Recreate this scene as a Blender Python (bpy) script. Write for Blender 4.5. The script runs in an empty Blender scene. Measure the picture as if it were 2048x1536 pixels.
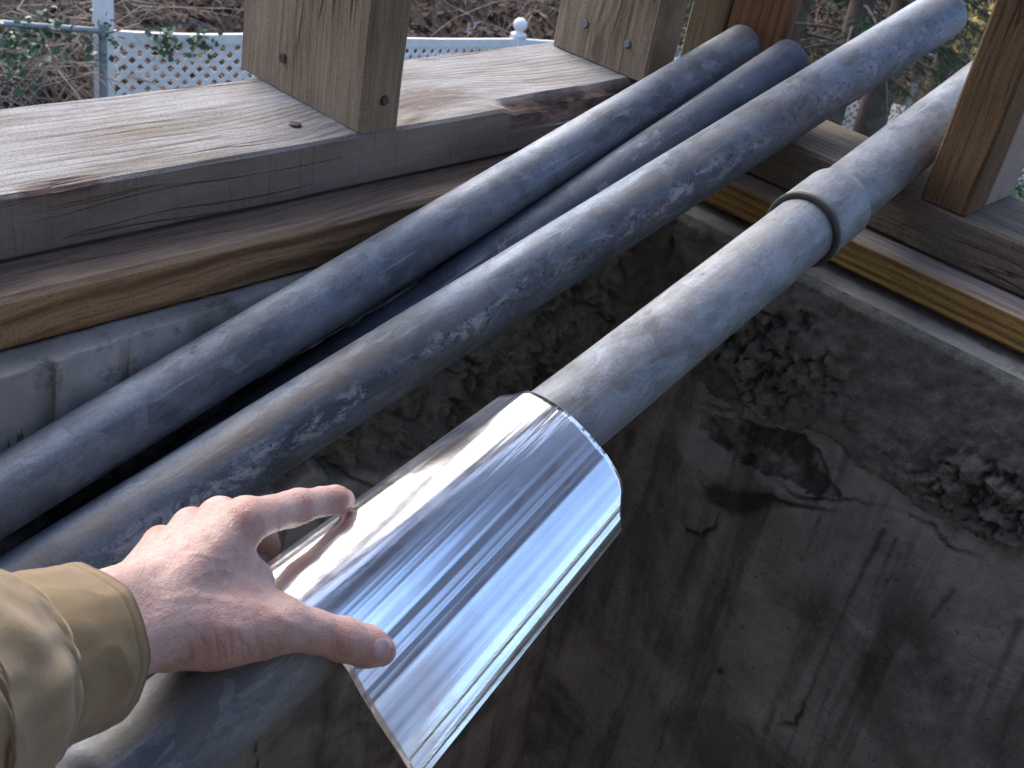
import bpy, bmesh, math, random
import numpy as np
from mathutils import Vector, Matrix

# ------------------------------------------------------------------ camera, sky, sun, exposure
S = bpy.context.scene
random.seed(4); rng = np.random.default_rng(4)
F = 2300.0
CR = np.array([[0.70909421, 0.68540849, 0.16553131],
               [0.46700945, -0.28063464, -0.83853824],
               [-0.5282874, 0.67190729, -0.51908864]])      # rows: camera right, down, forward in world axes
CO = np.array([0.0, 0.0, 0.366])                            # camera position; world z = 0 is the top of the timber sill
cam = bpy.data.cameras.new('camera'); camo = bpy.data.objects.new('camera', cam)
S.collection.objects.link(camo); S.camera = camo
m = Matrix.Identity(4)
for i in range(3):
    m[i][0] = CR[0][i]; m[i][1] = -CR[1][i]; m[i][2] = -CR[2][i]; m[i][3] = CO[i]
camo.matrix_world = m
cam.sensor_width = 36; cam.lens = 36 * F / 2048; cam.clip_start = 0.02; cam.clip_end = 400
cam.dof.use_dof = True; cam.dof.focus_distance = 0.85; cam.dof.aperture_fstop = 26.0

w = bpy.data.worlds.new('World'); S.world = w; w.use_nodes = True
nt = w.node_tree; bg = nt.nodes['Background']
sky = nt.nodes.new('ShaderNodeTexSky'); sky.sky_type = 'NISHITA'; sky.sun_disc = False
SUN_EL, SUN_AZ = math.radians(38), math.radians(-75)        # azimuth clockwise from +Y
sky.sun_elevation = SUN_EL; sky.sun_rotation = SUN_AZ
sky.air_density = 0.9; sky.dust_density = 3.5; sky.ozone_density = 3.2
nt.links.new(sky.outputs[0], bg.inputs[0]); bg.inputs[1].default_value = 0.15
sl = bpy.data.lights.new('sun', 'SUN'); slo = bpy.data.objects.new('sun', sl); S.collection.objects.link(slo)
sl.energy = 0.5; sl.angle = math.radians(55); sl.color = (1.0, 0.99, 0.97)
sd = Vector((math.sin(SUN_AZ) * math.cos(SUN_EL), math.cos(SUN_AZ) * math.cos(SUN_EL), math.sin(SUN_EL)))
slo.rotation_euler = sd.to_track_quat('Z', 'Y').to_euler()
S.view_settings.view_transform = 'Standard'; S.view_settings.look = 'None'
S.view_settings.exposure = 1.6; S.view_settings.gamma = 1.0
S.view_settings.use_curve_mapping = False
S.cycles.max_bounces = 8; S.cycles.diffuse_bounces = 4; S.cycles.glossy_bounces = 4
S.cycles.sample_clamp_indirect = 6.0

# ------------------------------------------------------------------ helpers
def P(px, py, depth):
    """world point seen at photo pixel (px, py) at the given distance along the view axis"""
    v = np.array([(px - 1024) / F, (py - 768) / F, 1.0]) * depth
    return v @ CR + CO
def cam2world(V): return V @ CR + CO
def world2px(V):
    c = (V - CO) @ CR.T
    return 1024 + F * c[:, 0] / c[:, 2], 768 + F * c[:, 1] / c[:, 2], c[:, 2]

def tag(o, label=None, cat=None, group=None, kind=None):
    if label: o['label'] = label
    if cat: o['category'] = cat
    if group: o['group'] = group
    if kind: o['kind'] = kind
    return o
def link(o, parent=None):
    S.collection.objects.link(o)
    if parent: o.parent = parent
    return o
def mesh_obj(name, verts, faces, mat, parent=None, smooth=False):
    me = bpy.data.meshes.new(name)
    verts = np.asarray(verts, dtype=np.float64)
    if isinstance(faces, np.ndarray):
        n, k = faces.shape
        me.vertices.add(len(verts)); me.vertices.foreach_set('co', verts.ravel())
        me.loops.add(n * k); me.loops.foreach_set('vertex_index', faces.ravel().astype(np.int32))
        me.polygons.add(n); me.polygons.foreach_set('loop_start', np.arange(0, n * k, k, dtype=np.int32))
        me.polygons.foreach_set('loop_total', np.full(n, k, dtype=np.int32))
        me.update(calc_edges=True)
    else:
        me.from_pydata([tuple(v) for v in verts], [], faces)
    me.validate()
    if mat: me.materials.append(mat)
    if smooth: me.polygons.foreach_set('use_smooth', np.ones(len(me.polygons), dtype=bool))
    return link(bpy.data.objects.new(name, me), parent)
def empty(name, loc=(0, 0, 0), parent=None):
    o = bpy.data.objects.new(name, None); o.location = loc; o.empty_display_size = .05
    return link(o, parent)
def attr(o, name, vals):
    a = o.data.attributes.new(name, 'FLOAT', 'POINT'); a.data.foreach_set('value', np.asarray(vals, dtype=np.float32))

# --- numpy noise
_perm = np.random.default_rng(11).permutation(512)
_grad = np.random.default_rng(12).normal(size=(512, 3)); _grad /= np.linalg.norm(_grad, axis=1)[:, None]
def _h(i, j, k): return _perm[(_perm[(_perm[i & 511] + j) & 511] + k) & 511]
def perlin(p):
    i = np.floor(p).astype(np.int64); f = p - i; u = f * f * f * (f * (f * 6 - 15) + 10)
    r = 0
    for a in (0, 1):
        for b in (0, 1):
            for c in (0, 1):
                g = _grad[_h(i[:, 0] + a, i[:, 1] + b, i[:, 2] + c)]
                d = ((f - np.array([a, b, c])) * g).sum(1)
                r = r + d * (u[:, 0] if a else 1 - u[:, 0]) * (u[:, 1] if b else 1 - u[:, 1]) * (u[:, 2] if c else 1 - u[:, 2])
    return r * 1.5
def fbm(p, o=4, g=.5):
    r = 0; a = 1
    for _ in range(o): r = r + a * perlin(p); p = p * 2.03 + 7.1; a *= g
    return r
def worley(p, second=False):
    i = np.floor(p).astype(np.int64); d1 = np.full(len(p), 9.0); d2 = np.full(len(p), 9.0)
    for a in (-1, 0, 1):
        for b in (-1, 0, 1):
            for c in (-1, 0, 1):
                q = i + np.array([a, b, c]); h = _h(q[:, 0], q[:, 1], q[:, 2])
                pt = q + (_grad[h] * .5 + .5)
                d = np.linalg.norm(pt - p, axis=1)
                d2 = np.minimum(d2, np.maximum(d, d1)); d1 = np.minimum(d1, d)
    return (d1, d2) if second else d1
def seg_dist(x, y, pts):
    """distance from 2-D points to a polyline, and the running parameter 0..1 at the nearest place"""
    best = np.full(x.shape, 1e9); par = np.zeros(x.shape); n = len(pts) - 1
    for k in range(n):
        ax, ay = pts[k]; bx, by = pts[k + 1]; dx, dy = bx - ax, by - ay
        t = np.clip(((x - ax) * dx + (y - ay) * dy) / (dx * dx + dy * dy + 1e-12), 0, 1)
        d = np.hypot(x - ax - t * dx, y - ay - t * dy)
        c = d < best; best = np.where(c, d, best); par = np.where(c, (k + t) / n, par)
    return best, par
def smooth01(a, b, x):
    t = np.clip((x - a) / (b - a), 0, 1); return t * t * (3 - 2 * t)
def inside_poly(x, y, pts):
    r = np.zeros(x.shape, bool); j = len(pts) - 1
    for i in range(len(pts)):
        xi, yi = pts[i]; xj, yj = pts[j]
        r ^= ((yi > y) != (yj > y)) & (x < (xj - xi) * (y - yi) / (yj - yi + 1e-12) + xi); j = i
    return r

# --- material builder
class N:
    def __init__(s, name):
        s.m = bpy.data.materials.new(name); s.m.use_nodes = True; s.t = s.m.node_tree
        s.b = s.t.nodes['Principled BSDF']; s.tc = s.t.nodes.new('ShaderNodeTexCoord')
    def n(s, typ, **kw):
        x = s.t.nodes.new(typ)
        for k, v in kw.items(): setattr(x, k, v)
        return x
    def l(s, a, b): s.t.links.new(a, b)
    def val(s, node, i, v):
        if hasattr(v, 'node'): s.l(v, node.inputs[i])
        else: node.inputs[i].default_value = v
    def coords(s, scale=(1, 1, 1), rot=(0, 0, 0), src='Object', vec=None):
        x = s.n('ShaderNodeMapping'); x.inputs['Scale'].default_value = scale; x.inputs['Rotation'].default_value = rot
        s.l(vec if vec else s.tc.outputs[src], x.inputs[0]); return x.outputs[0]
    def noise(s, vec, scale, detail=5, rough=.6, dist=0.0, out=0):
        x = s.n('ShaderNodeTexNoise'); s.l(vec, x.inputs['Vector'])
        x.inputs['Scale'].default_value = scale; x.inputs['Detail'].default_value = detail
        x.inputs['Roughness'].default_value = rough; x.inputs['Distortion'].default_value = dist
        return x.outputs[out]
    def vor(s, vec, scale, feature='F1', out='Distance', rnd=1.0):
        x = s.n('ShaderNodeTexVoronoi', feature=feature); s.l(vec, x.inputs['Vector'])
        x.inputs['Scale'].default_value = scale; x.inputs['Randomness'].default_value = rnd
        return x.outputs[out]
    def wave(s, vec, scale, dist, detail=2, dscale=1.0, direction='X', prof='SIN'):
        x = s.n('ShaderNodeTexWave', bands_direction=direction, wave_profile=prof); s.l(vec, x.inputs['Vector'])
        x.inputs['Scale'].default_value = scale; x.inputs['Distortion'].default_value = dist
        x.inputs['Detail'].default_value = detail; x.inputs['Detail Scale'].default_value = dscale
        return x.outputs['Fac']
    def ramp(s, fac, stops, interp='LINEAR'):
        x = s.n('ShaderNodeValToRGB'); s.l(fac, x.inputs[0]); e = x.color_ramp.elements; x.color_ramp.interpolation = interp
        while len(e) < len(stops): e.new(.5)
        for q, (p, c) in zip(e, stops):
            q.position = p; q.color = (*c, 1) if not isinstance(c, (int, float)) else (c, c, c, 1)
        return x.outputs[0]
    def mix(s, fac, a, b, mode='MIX'):
        x = s.n('ShaderNodeMix', data_type='RGBA', blend_type=mode)
        s.val(x, 0, fac)
        for i, v in ((6, a), (7, b)):
            s.val(x, i, v if hasattr(v, 'node') else (*v, 1))
        return x.outputs[2]
    def math(s, op, a, b=0.0, clamp=False):
        x = s.n('ShaderNodeMath', operation=op); x.use_clamp = clamp
        s.val(x, 0, a); s.val(x, 1, b); return x.outputs[0]
    def attr(s, name):
        x = s.n('ShaderNodeAttribute'); x.attribute_name = name; return x.outputs['Fac']
    def bump(s, h, strength=.3, dist=.001, prev=None):
        x = s.n('ShaderNodeBump'); x.inputs['Strength'].default_value = strength; x.inputs['Distance'].default_value = dist
        s.l(h, x.inputs['Height'])
        if prev: s.l(prev, x.inputs['Normal'])
        return x.outputs[0]
    def out(s, color=None, rough=None, metal=None, normal=None, **kw):
        if color is not None: s.val(s.b, 'Base Color', color if hasattr(color, 'node') else (*color, 1))
        if rough is not None: s.val(s.b, 'Roughness', rough)
        if metal is not None: s.val(s.b, 'Metallic', metal)
        if normal is not None: s.l(normal, s.b.inputs['Normal'])
        for k, v in kw.items(): s.val(s.b, k, v)
        return s.m

# ------------------------------------------------------------------ materials
def wood(name, light, dark, rings=26, ring_amt=.5, saw=0.0, wear=0.0, wearcol=(.55, .55, .56), dirt=.4, axis='Z', across='X',
         knots=(), gscale=1.0, rough=.85, bumpd=.0012, fine=1.0, sawside=True, topcol=None, topamt=.7, bark=False, sidecol=None, checks=.85):
    """grain runs along local `axis`; growth bands vary along `across`"""
    k = N(name); ai = 'XYZ'.index(axis); ci = 'XYZ'.index(across); oi = 3 - ai - ci
    def sc(along, rest): v = [rest] * 3; v[ai] = along; return tuple(v)
    obj = k.tc.outputs['Object']
    warp = k.noise(k.coords(sc(2.2, 7)), 1.0, 3, .5, out=1)
    ws = k.n('ShaderNodeVectorMath', operation='SCALE'); k.l(warp, ws.inputs[0]); ws.inputs['Scale'].default_value = .035 * gscale
    wa = k.n('ShaderNodeVectorMath', operation='ADD'); k.l(obj, wa.inputs[0]); k.l(ws.outputs[0], wa.inputs[1])
    vec = wa.outputs[0]
    # knots bend the growth rings round them
    sx = k.n('ShaderNodeSeparateXYZ'); k.l(vec, sx.inputs[0])
    field = sx.outputs[ci]; knotmask = None
    for (ka, kc, kr) in knots:
        da = k.math('SUBTRACT', sx.outputs[ai], ka); dc = k.math('SUBTRACT', sx.outputs[ci], kc)
        d = k.math('SQRT', k.math('ADD', k.math('POWER', k.math('ABSOLUTE', k.math('MULTIPLY', da, .42)), 2.0), k.math('POWER', k.math('ABSOLUTE', dc), 2.0)))
        g = k.math('POWER', 2.718, k.math('MULTIPLY', k.math('POWER', k.math('DIVIDE', d, kr * 1.6), 2.0), -1.0))
        field = k.math('ADD', field, k.math('MULTIPLY', g, kr * 1.5))
        km = k.math('SUBTRACT', 1.0, k.math('DIVIDE', d, kr), clamp=True)
        knotmask = km if knotmask is None else k.math('MAXIMUM', knotmask, km)
    cx = k.n('ShaderNodeCombineXYZ'); k.l(field, cx.inputs[0])
    band = k.wave(cx.outputs[0], rings, 1.2, 2, 1.0)
    band = k.ramp(band, [(0.0, 0.0), (.5, .08), (.82, .75), (1.0, 1.0)])
    bmod = k.ramp(k.noise(k.coords(sc(5, 28)), 1.0, 4, .6), [(.38, .25), (.58, 1.0)])
    band = k.math('MULTIPLY', band, bmod)
    fib = k.noise(k.coords(sc(9, 420 * fine), vec=vec), 1.0, 6, .7)
    fib2 = k.noise(k.coords(sc(4, 120 * fine), vec=vec), 1.0, 4, .6)
    blot = k.noise(k.coords(sc(3, 9)), 1.0, 5, .6)
    col = k.mix(k.math('MULTIPLY', band, ring_amt), light, dark)
    col = k.mix(k.math('MULTIPLY', k.ramp(fib, [(.36, 1.0), (.52, 0.0)]), .75), col, tuple(c * .8 for c in dark))
    col = k.mix(k.ramp(fib, [(.56, 0.0), (.72, .45)]), col, tuple(min(1, c * 1.35) for c in light))
    col = k.mix(k.ramp(blot, [(.35, 0.0), (.7, dirt)]), col, tuple(c * .5 for c in dark))
    h = k.math('ADD', k.math('MULTIPLY', fib, .9), k.math('MULTIPLY', fib2, .6))
    h = k.math('SUBTRACT', h, k.math('MULTIPLY', band, .45 * ring_amt))
    if saw:
        sw = k.noise(k.coords(sc(130, 7)), 1.0, 1.5, .5, .3)
        sw = k.ramp(sw, [(.36, 1.0), (.46, 0.0)])
        gn = k.n('ShaderNodeNewGeometry'); sn_ = k.n('ShaderNodeSeparateXYZ'); k.l(gn.outputs['Normal'], sn_.inputs[0])
        sw = k.math('MULTIPLY', sw, k.math('SUBTRACT', 1.0, k.ramp(k.math('ABSOLUTE', sn_.outputs[2]), [(.3, 0.0), (.6, 1.0)])) if sawside else 1.0)
        msk = k.noise(k.coords(sc(8, 30)), 1.0, 3, .5)
        sw = k.math('MULTIPLY', sw, k.ramp(msk, [(.35, .1), (.6, 1.0)]))
        col = k.mix(k.math('MULTIPLY', sw, saw * .6), col, tuple(c * .4 for c in dark))
        h = k.math('SUBTRACT', h, k.math('MULTIPLY', sw, saw * .6))
    if wear:
        wn = k.noise(k.coords(sc(5, 17)), 1.0, 7, .68)
        col = k.mix(k.ramp(wn, [(.50 - wear * .25, wear), (.66, 0.0)]), col, wearcol)
        col = k.mix(k.math('MULTIPLY', k.ramp(fib2, [(.3, 1.0), (.5, 0.0)]), .35), col, dark)
    ck = k.ramp(k.noise(k.coords(sc(1.8, 46), vec=vec), 1.0, 2.5, .5), [(.484, 0.0), (.5, 1.0), (.516, 0.0)])
    ck = k.math('MULTIPLY', ck, k.ramp(k.noise(k.coords(sc(3.5, 14)), 1.0, 3, .5), [(.50, 0.0), (.60, 1.0)]))
    col = k.mix(k.math('MULTIPLY', ck, checks), col, tuple(c * .22 for c in dark)); h = k.math('SUBTRACT', h, k.math('MULTIPLY', ck, 1.5 * checks))
    spk = k.noise(k.coords((1, 1, 1)), 520, 4, .7)
    col = k.mix(k.ramp(spk, [(.36, .5), (.48, 0.0)]), col, tuple(c * .6 for c in dark))
    col = k.mix(k.ramp(spk, [(.58, 0.0), (.72, .4)]), col, tuple(min(1, c * 1.3) for c in light))
    h = k.math('ADD', h, k.math('MULTIPLY', spk, .9 * rough))
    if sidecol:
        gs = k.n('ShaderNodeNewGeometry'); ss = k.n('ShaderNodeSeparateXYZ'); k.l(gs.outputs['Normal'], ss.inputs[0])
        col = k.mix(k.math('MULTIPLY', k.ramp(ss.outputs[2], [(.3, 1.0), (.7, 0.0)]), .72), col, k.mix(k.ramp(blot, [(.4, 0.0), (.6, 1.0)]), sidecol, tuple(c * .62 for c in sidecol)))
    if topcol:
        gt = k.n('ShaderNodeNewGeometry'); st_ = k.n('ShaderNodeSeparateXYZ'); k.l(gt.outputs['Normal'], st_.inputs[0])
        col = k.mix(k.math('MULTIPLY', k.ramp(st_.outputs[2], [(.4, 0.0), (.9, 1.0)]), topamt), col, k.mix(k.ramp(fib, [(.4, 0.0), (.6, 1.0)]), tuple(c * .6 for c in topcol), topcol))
    if knotmask is not None:
        knotmask = k.math('MULTIPLY', knotmask, k.ramp(k.noise(k.coords(sc(60, 160)), 1.0, 4, .7), [(.35, .3), (.6, 1.6)]))
        col = k.mix(k.ramp(knotmask, [(0.0, 0.0), (.5, .6)]), col, (.13, .085, .06))
    if bark:
        ba = k.attr('bark'); bn = k.noise(k.coords(sc(25, 120)), 1.0, 6, .7)
        col = k.mix(ba, col, k.mix(k.ramp(bn, [(.35, 0.0), (.65, 1.0)]), (.07, .045, .04), (.24, .17, .15)))
    nrm = k.bump(h, .8, bumpd)
    return k.out(col, rough, 0.0, nrm, **{'Specular IOR Level': .25})

M = {}
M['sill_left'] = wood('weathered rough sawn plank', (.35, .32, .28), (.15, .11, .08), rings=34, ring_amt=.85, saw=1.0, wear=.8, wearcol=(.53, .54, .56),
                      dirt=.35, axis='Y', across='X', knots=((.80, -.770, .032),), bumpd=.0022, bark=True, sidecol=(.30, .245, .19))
M['sill_right'] = wood('brown rough sawn plank', (.26, .20, .14), (.07, .045, .026), rings=30, ring_amt=.7, saw=.3, wear=.3, wearcol=(.42, .38, .34), axis='X', across='Y', bumpd=.0016)
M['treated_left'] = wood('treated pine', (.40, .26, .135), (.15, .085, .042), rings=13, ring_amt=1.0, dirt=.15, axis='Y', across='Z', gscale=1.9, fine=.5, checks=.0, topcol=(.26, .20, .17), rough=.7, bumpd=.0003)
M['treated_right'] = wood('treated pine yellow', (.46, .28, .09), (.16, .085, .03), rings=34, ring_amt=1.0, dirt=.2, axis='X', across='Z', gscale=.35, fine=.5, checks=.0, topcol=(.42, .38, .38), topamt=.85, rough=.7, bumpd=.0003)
M['stud_tan'] = wood('tan rough sawn stud', (.36, .265, .17), (.16, .11, .065), rings=30, ring_amt=.45, wear=.45, wearcol=(.44, .38, .29), dirt=.3, axis='Z', across='X', bumpd=.0016)
M['stud_knotty'] = wood('knotty rough sawn stud', (.36, .275, .185), (.12, .075, .045), rings=24, ring_amt=.6, wear=.6, wearcol=(.52, .44, .33), dirt=.4, axis='Z', across='X',
                        knots=((.030, .085, .011),), bumpd=.002)
M['stud_grey'] = wood('grey brown stud', (.21, .175, .125), (.10, .075, .05), rings=8, ring_amt=.3, dirt=.3, axis='Z', across='X')
M['stud_red'] = wood('reddish brown stud', (.26, .145, .085), (.10, .05, .03), rings=26, ring_amt=.6, dirt=.4, axis='Z', across='X')
M['stud_brown'] = wood('brown cracked stud', (.25, .155, .08), (.10, .06, .03), rings=28, ring_amt=.4, dirt=.5, axis='Z', across='X', bumpd=.0022)
M['stud_pale'] = wood('pale planed stud side', (.46, .37, .32), (.25, .18, .14), rings=10, ring_amt=.4, dirt=.2, axis='Z', across='Y')
M['roof_wood'] = wood('roof boards', (.26, .235, .24), (.13, .115, .12), rings=9, ring_amt=.5, axis='Y', across='X')

def facing(A, B, roll, off=0.0):
    A, B = Vector(A), Vector(B); q = (B - A).normalized().to_track_quat('Z', 'Y') @ Matrix.Rotation(roll, 3, 'Z').to_quaternion()
    v = q.inverted() @ (Vector(CO) - (A + B) / 2); return math.atan2(v.y, v.x) + off
def galv(name, tint=(.30, .335, .38), rust=.5, seed=0.0, bright=1.0, crust=None):
    k = N(name)
    vec = k.coords((1, 1, 1)); mp = vec.node; mp.inputs['Location'].default_value = (seed, seed * .7, seed * 1.3)
    st = k.coords((1, 1, .35), vec=vec)
    sp = k.vor(k.coords((1, 1, .6), vec=k.t.nodes.new('ShaderNodeVectorMath').outputs[0] if False else vec), 95, 'F1', 'Color')
    bw = k.n('ShaderNodeRGBToBW'); k.l(sp, bw.inputs[0])
    big = k.noise(st, 24, 7, .66, .35)
    fine = k.noise(vec, 420, 4, .7)
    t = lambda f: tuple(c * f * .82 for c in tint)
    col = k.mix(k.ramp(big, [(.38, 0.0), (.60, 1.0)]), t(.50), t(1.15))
    col = k.mix(k.ramp(bw.outputs[0], [(.25, 0.0), (.8, .45)]), col, t(1.5))
    # pale oxide smears with sharp edges
    sm = k.noise(k.coords((1, 1, .5), vec=vec), 33, 9, .7, .8)
    sme = k.ramp(sm, [(.57, 0.0), (.61, .38), (.72, .15)])
    col = k.mix(sme, col, (.40, .46, .54))
    dk = k.noise(k.coords((1.3, 1.3, .6), vec=vec), 70, 6, .7, .3)
    col = k.mix(k.ramp(dk, [(.60, 0.0), (.69, .6)]), col, (.07, .08, .095))
    # streak of brownish dirt down one side
    rs = k.noise(k.coords((1.0, 1.0, .25), vec=vec), 30, 8, .75, .2)
    rm = k.math('MULTIPLY', k.ramp(rs, [(.48, 0.0), (.66, 1.0)]), rust)
    col = k.mix(k.math('MULTIPLY', rm, .7), col, (.25, .19, .13))
    scr = k.noise(k.coords((240, 240, 9), vec=vec), 1.0, 4, .6)
    col = k.mix(k.ramp(scr, [(.62, 0.0), (.70, .5)]), col, (.46, .47, .49))
    col = k.mix(k.ramp(scr, [(.28, .5), (.36, 0.0)]), col, (.10, .10, .11))
    col = k.mix(k.ramp(fine, [(.35, .35), (.6, 0.0)]), col, t(.45))
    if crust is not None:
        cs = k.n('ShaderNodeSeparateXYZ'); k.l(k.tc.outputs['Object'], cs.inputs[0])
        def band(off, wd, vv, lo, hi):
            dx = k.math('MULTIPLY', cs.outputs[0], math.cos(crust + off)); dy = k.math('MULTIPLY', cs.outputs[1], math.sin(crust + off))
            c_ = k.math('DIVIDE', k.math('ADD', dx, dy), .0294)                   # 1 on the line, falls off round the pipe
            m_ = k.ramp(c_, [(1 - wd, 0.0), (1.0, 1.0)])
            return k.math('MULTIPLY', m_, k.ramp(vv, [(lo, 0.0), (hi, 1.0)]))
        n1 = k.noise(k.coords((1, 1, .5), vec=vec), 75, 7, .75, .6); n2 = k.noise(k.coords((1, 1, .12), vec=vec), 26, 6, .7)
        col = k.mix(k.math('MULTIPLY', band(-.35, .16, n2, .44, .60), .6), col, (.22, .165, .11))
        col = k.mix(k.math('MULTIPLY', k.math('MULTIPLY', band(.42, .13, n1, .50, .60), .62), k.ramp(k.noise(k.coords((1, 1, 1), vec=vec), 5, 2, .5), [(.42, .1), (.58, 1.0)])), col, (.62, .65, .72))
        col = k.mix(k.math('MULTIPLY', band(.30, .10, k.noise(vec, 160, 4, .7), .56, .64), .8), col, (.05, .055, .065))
    ro = k.ramp(big, [(.3, .72), (.7, .54)])
    h = k.math('ADD', k.math('MULTIPLY', fine, .6), k.math('MULTIPLY', big, 1.6))
    h = k.math('ADD', h, k.math('MULTIPLY', sme, .6))
    return k.out(col, ro, .45, k.bump(h, .7, .0008))
M['galv1'] = galv('galvanised steel pale', (.235, .275, .33), .45, 0.0)
M['galv2'] = galv('galvanised steel shade tint', (.105, .13, .175), .25, 3.1)  # tint darkened for the shade this pipe lies in
M['galv3'] = galv('galvanised steel streaked', (.205, .25, .31), .7, 7.3, crust=facing((-.5795, .3, -.2044), (-.5607, 1.08, .0299), 2.6))
M['galv4'] = galv('galvanised steel dusty', (.32, .335, .355), .75, 12.9)
k = N('dark pipe bore'); M['bore'] = k.out((.03, .03, .032), .8, .2)
k = N('rubber ring'); M['ring'] = k.out(k.mix(k.noise(k.coords(), 60, 4), (.05, .05, .045), (.12, .11, .09)), .7, 0.0)
k = N('rusty nail'); M['nail'] = k.out(k.mix(k.noise(k.coords(), 300, 3), (.05, .035, .035), (.16, .11, .10)), .6, .5)
k = N('bright nail'); M['nail_grey'] = k.out(k.mix(k.noise(k.coords(), 300, 3), (.12, .12, .13), (.24, .23, .24)), .5, .7)

def concrete():
    k = N('old concrete and mortar')
    v = k.coords(); mor = k.attr('mortar'); crk = k.attr('crack'); stn = k.attr('stain'); pale = k.attr('pale'); rub = k.attr('rubble')
    a = k.noise(v, 7, 8, .65); b = k.noise(v, 60, 6, .7); c = k.noise(v, 400, 3, .6)
    pl = k.mix(k.ramp(a, [(.3, 0.0), (.7, 1.0)]), (.24, .215, .19), (.46, .425, .39))
    pl = k.mix(k.ramp(k.noise(v, 3.2, 6, .7, .4), [(.52, 0.0), (.62, .65)]), pl, (.10, .090, .080))
    stv = k.noise(k.coords((26, 26, 2.2), vec=v), 1.0, 6, .65, .3)
    pl = k.mix(k.ramp(stv, [(.50, 0.0), (.64, .7)]), pl, (.09, .082, .074))
    pl = k.mix(k.ramp(k.noise(k.coords((9, 9, 1.4), vec=v), 1.0, 5, .6), [(.52, 0.0), (.70, .5)]), pl, (.46, .42, .385))
    brs = k.noise(k.coords((70, 70, 600), (0, .35, 0), vec=v), 1.0, 3, .6)
    pl = k.mix(k.ramp(brs, [(.35, .3), (.5, 0.0)]), pl, (.11, .09, .075))
    mo = k.mix(k.ramp(b, [(.3, 0.0), (.7, 1.0)]), (.115, .11, .095), (.235, .23, .20))
    col = k.mix(mor, pl, mo)
    col = k.mix(k.math('MULTIPLY', rub, .6), col, k.mix(k.ramp(b, [(.35, 0.0), (.65, 1.0)]), (.08, .07, .06), (.24, .225, .20)))
    col = k.mix(pale, col, k.mix(k.ramp(a, [(.3, 0.0), (.7, 1.0)]), (.36, .35, .33), (.52, .51, .50)))
    col = k.mix(k.math('MULTIPLY', stn, .95), col, (.035, .030, .025))
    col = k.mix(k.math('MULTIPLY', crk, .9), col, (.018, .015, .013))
    spk = k.noise(v, 130, 4, .6)
    col = k.mix(k.ramp(spk, [(.64, 0.0), (.70, .5)]), col, (.35, .34, .33))
    col = k.mix(k.ramp(spk, [(.30, .6), (.36, 0.0)]), col, (.05, .045, .04))
    h = k.math('ADD', k.math('MULTIPLY', b, 1.5), k.math('ADD', k.math('MULTIPLY', c, .5), k.math('MULTIPLY', spk, 1.0)))
    return k.out(col, 1.0, 0.0, k.bump(h, .8, .0025), **{'Specular IOR Level': .05})
M['concrete'] = concrete()
k = N('pale concrete ledge'); v = k.coords()
cn = k.noise(v, 45, 7, .72); c2 = k.noise(v, 12, 5, .6); c3 = k.noise(v, 260, 3)
col = k.mix(k.ramp(c2, [(.35, 0.0), (.65, 1.0)]), (.27, .26, .24), (.41, .40, .375))
col = k.mix(k.ramp(cn, [(.34, .75), (.46, 0.0)]), col, (.13, .125, .115))
col = k.mix(k.ramp(k.noise(v, 90, 4, .7), [(.66, 0.0), (.71, .7)]), col, (.05, .045, .04))
M['ledge'] = k.out(col, .9, 0.0, k.bump(k.math('ADD', cn, k.math('MULTIPLY', c3, .4)), .8, .003), **{'Specular IOR Level': .2})

k = N('bent shiny aluminium'); v = k.coords()
wipe = k.noise(v, 26, 5, .65, .6); grit = k.noise(k.coords((1, .08, 1), vec=v), 900, 2, .5)
M['sheet'] = k.out(k.mix(k.ramp(wipe, [(.4, 0.0), (.7, 1.0)]), (.93, .93, .955), (.86, .87, .90)), k.ramp(wipe, [(.35, .13), (.7, .24)]), 1.0,
                   k.bump(k.math('ADD', grit, k.math('MULTIPLY', wipe, .6)), .10, .0003), **{'Specular IOR Level': .5})

k = N('skin'); v = k.coords()
red = k.attr('red'); a = k.noise(v, 60, 5, .6); b = k.noise(v, 260, 4, .65); pore = k.vor(v, 1100, 'F1')
col = k.mix(k.ramp(a, [(.35, 0.0), (.68, 1.0)]), (.54, .35, .295), (.625, .43, .375))
col = k.mix(k.ramp(b, [(.45, 0.0), (.72, .55)]), col, (.52, .25, .20))
col = k.mix(k.math('MULTIPLY', red, .75), col, (.50, .17, .13))
col = k.mix(k.math('MULTIPLY', k.attr('dark'), .5), col, (.25, .10, .07))
pl_ = k.wave(k.coords((1, 1, 1), (.4, .9, .2)), 300, 9, 3, 2.0)
h = k.math('ADD', k.math('MULTIPLY', pore, .8), k.math('ADD', k.math('MULTIPLY', b, 1.5), k.math('MULTIPLY', pl_, .35)))
M['skin'] = k.out(col, k.ramp(b, [(.3, .42), (.7, .58)]), 0.0, k.bump(h, .5, .0006),
                  **{'Subsurface Weight': .18, 'Subsurface Radius': (.008, .003, .0015), 'Subsurface Scale': 1.0, 'Specular IOR Level': .45})
k = N('fingernail'); M['fingernail'] = k.out(k.mix(k.noise(k.coords(), 90, 3), (.52, .30, .28), (.60, .39, .37)), .3, 0.0, **{'Specular IOR Level': .5, 'Coat Weight': .3, 'Coat Roughness': .2})
k = N('arm hair'); M['hair'] = k.out((.06, .035, .025), .6)

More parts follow.
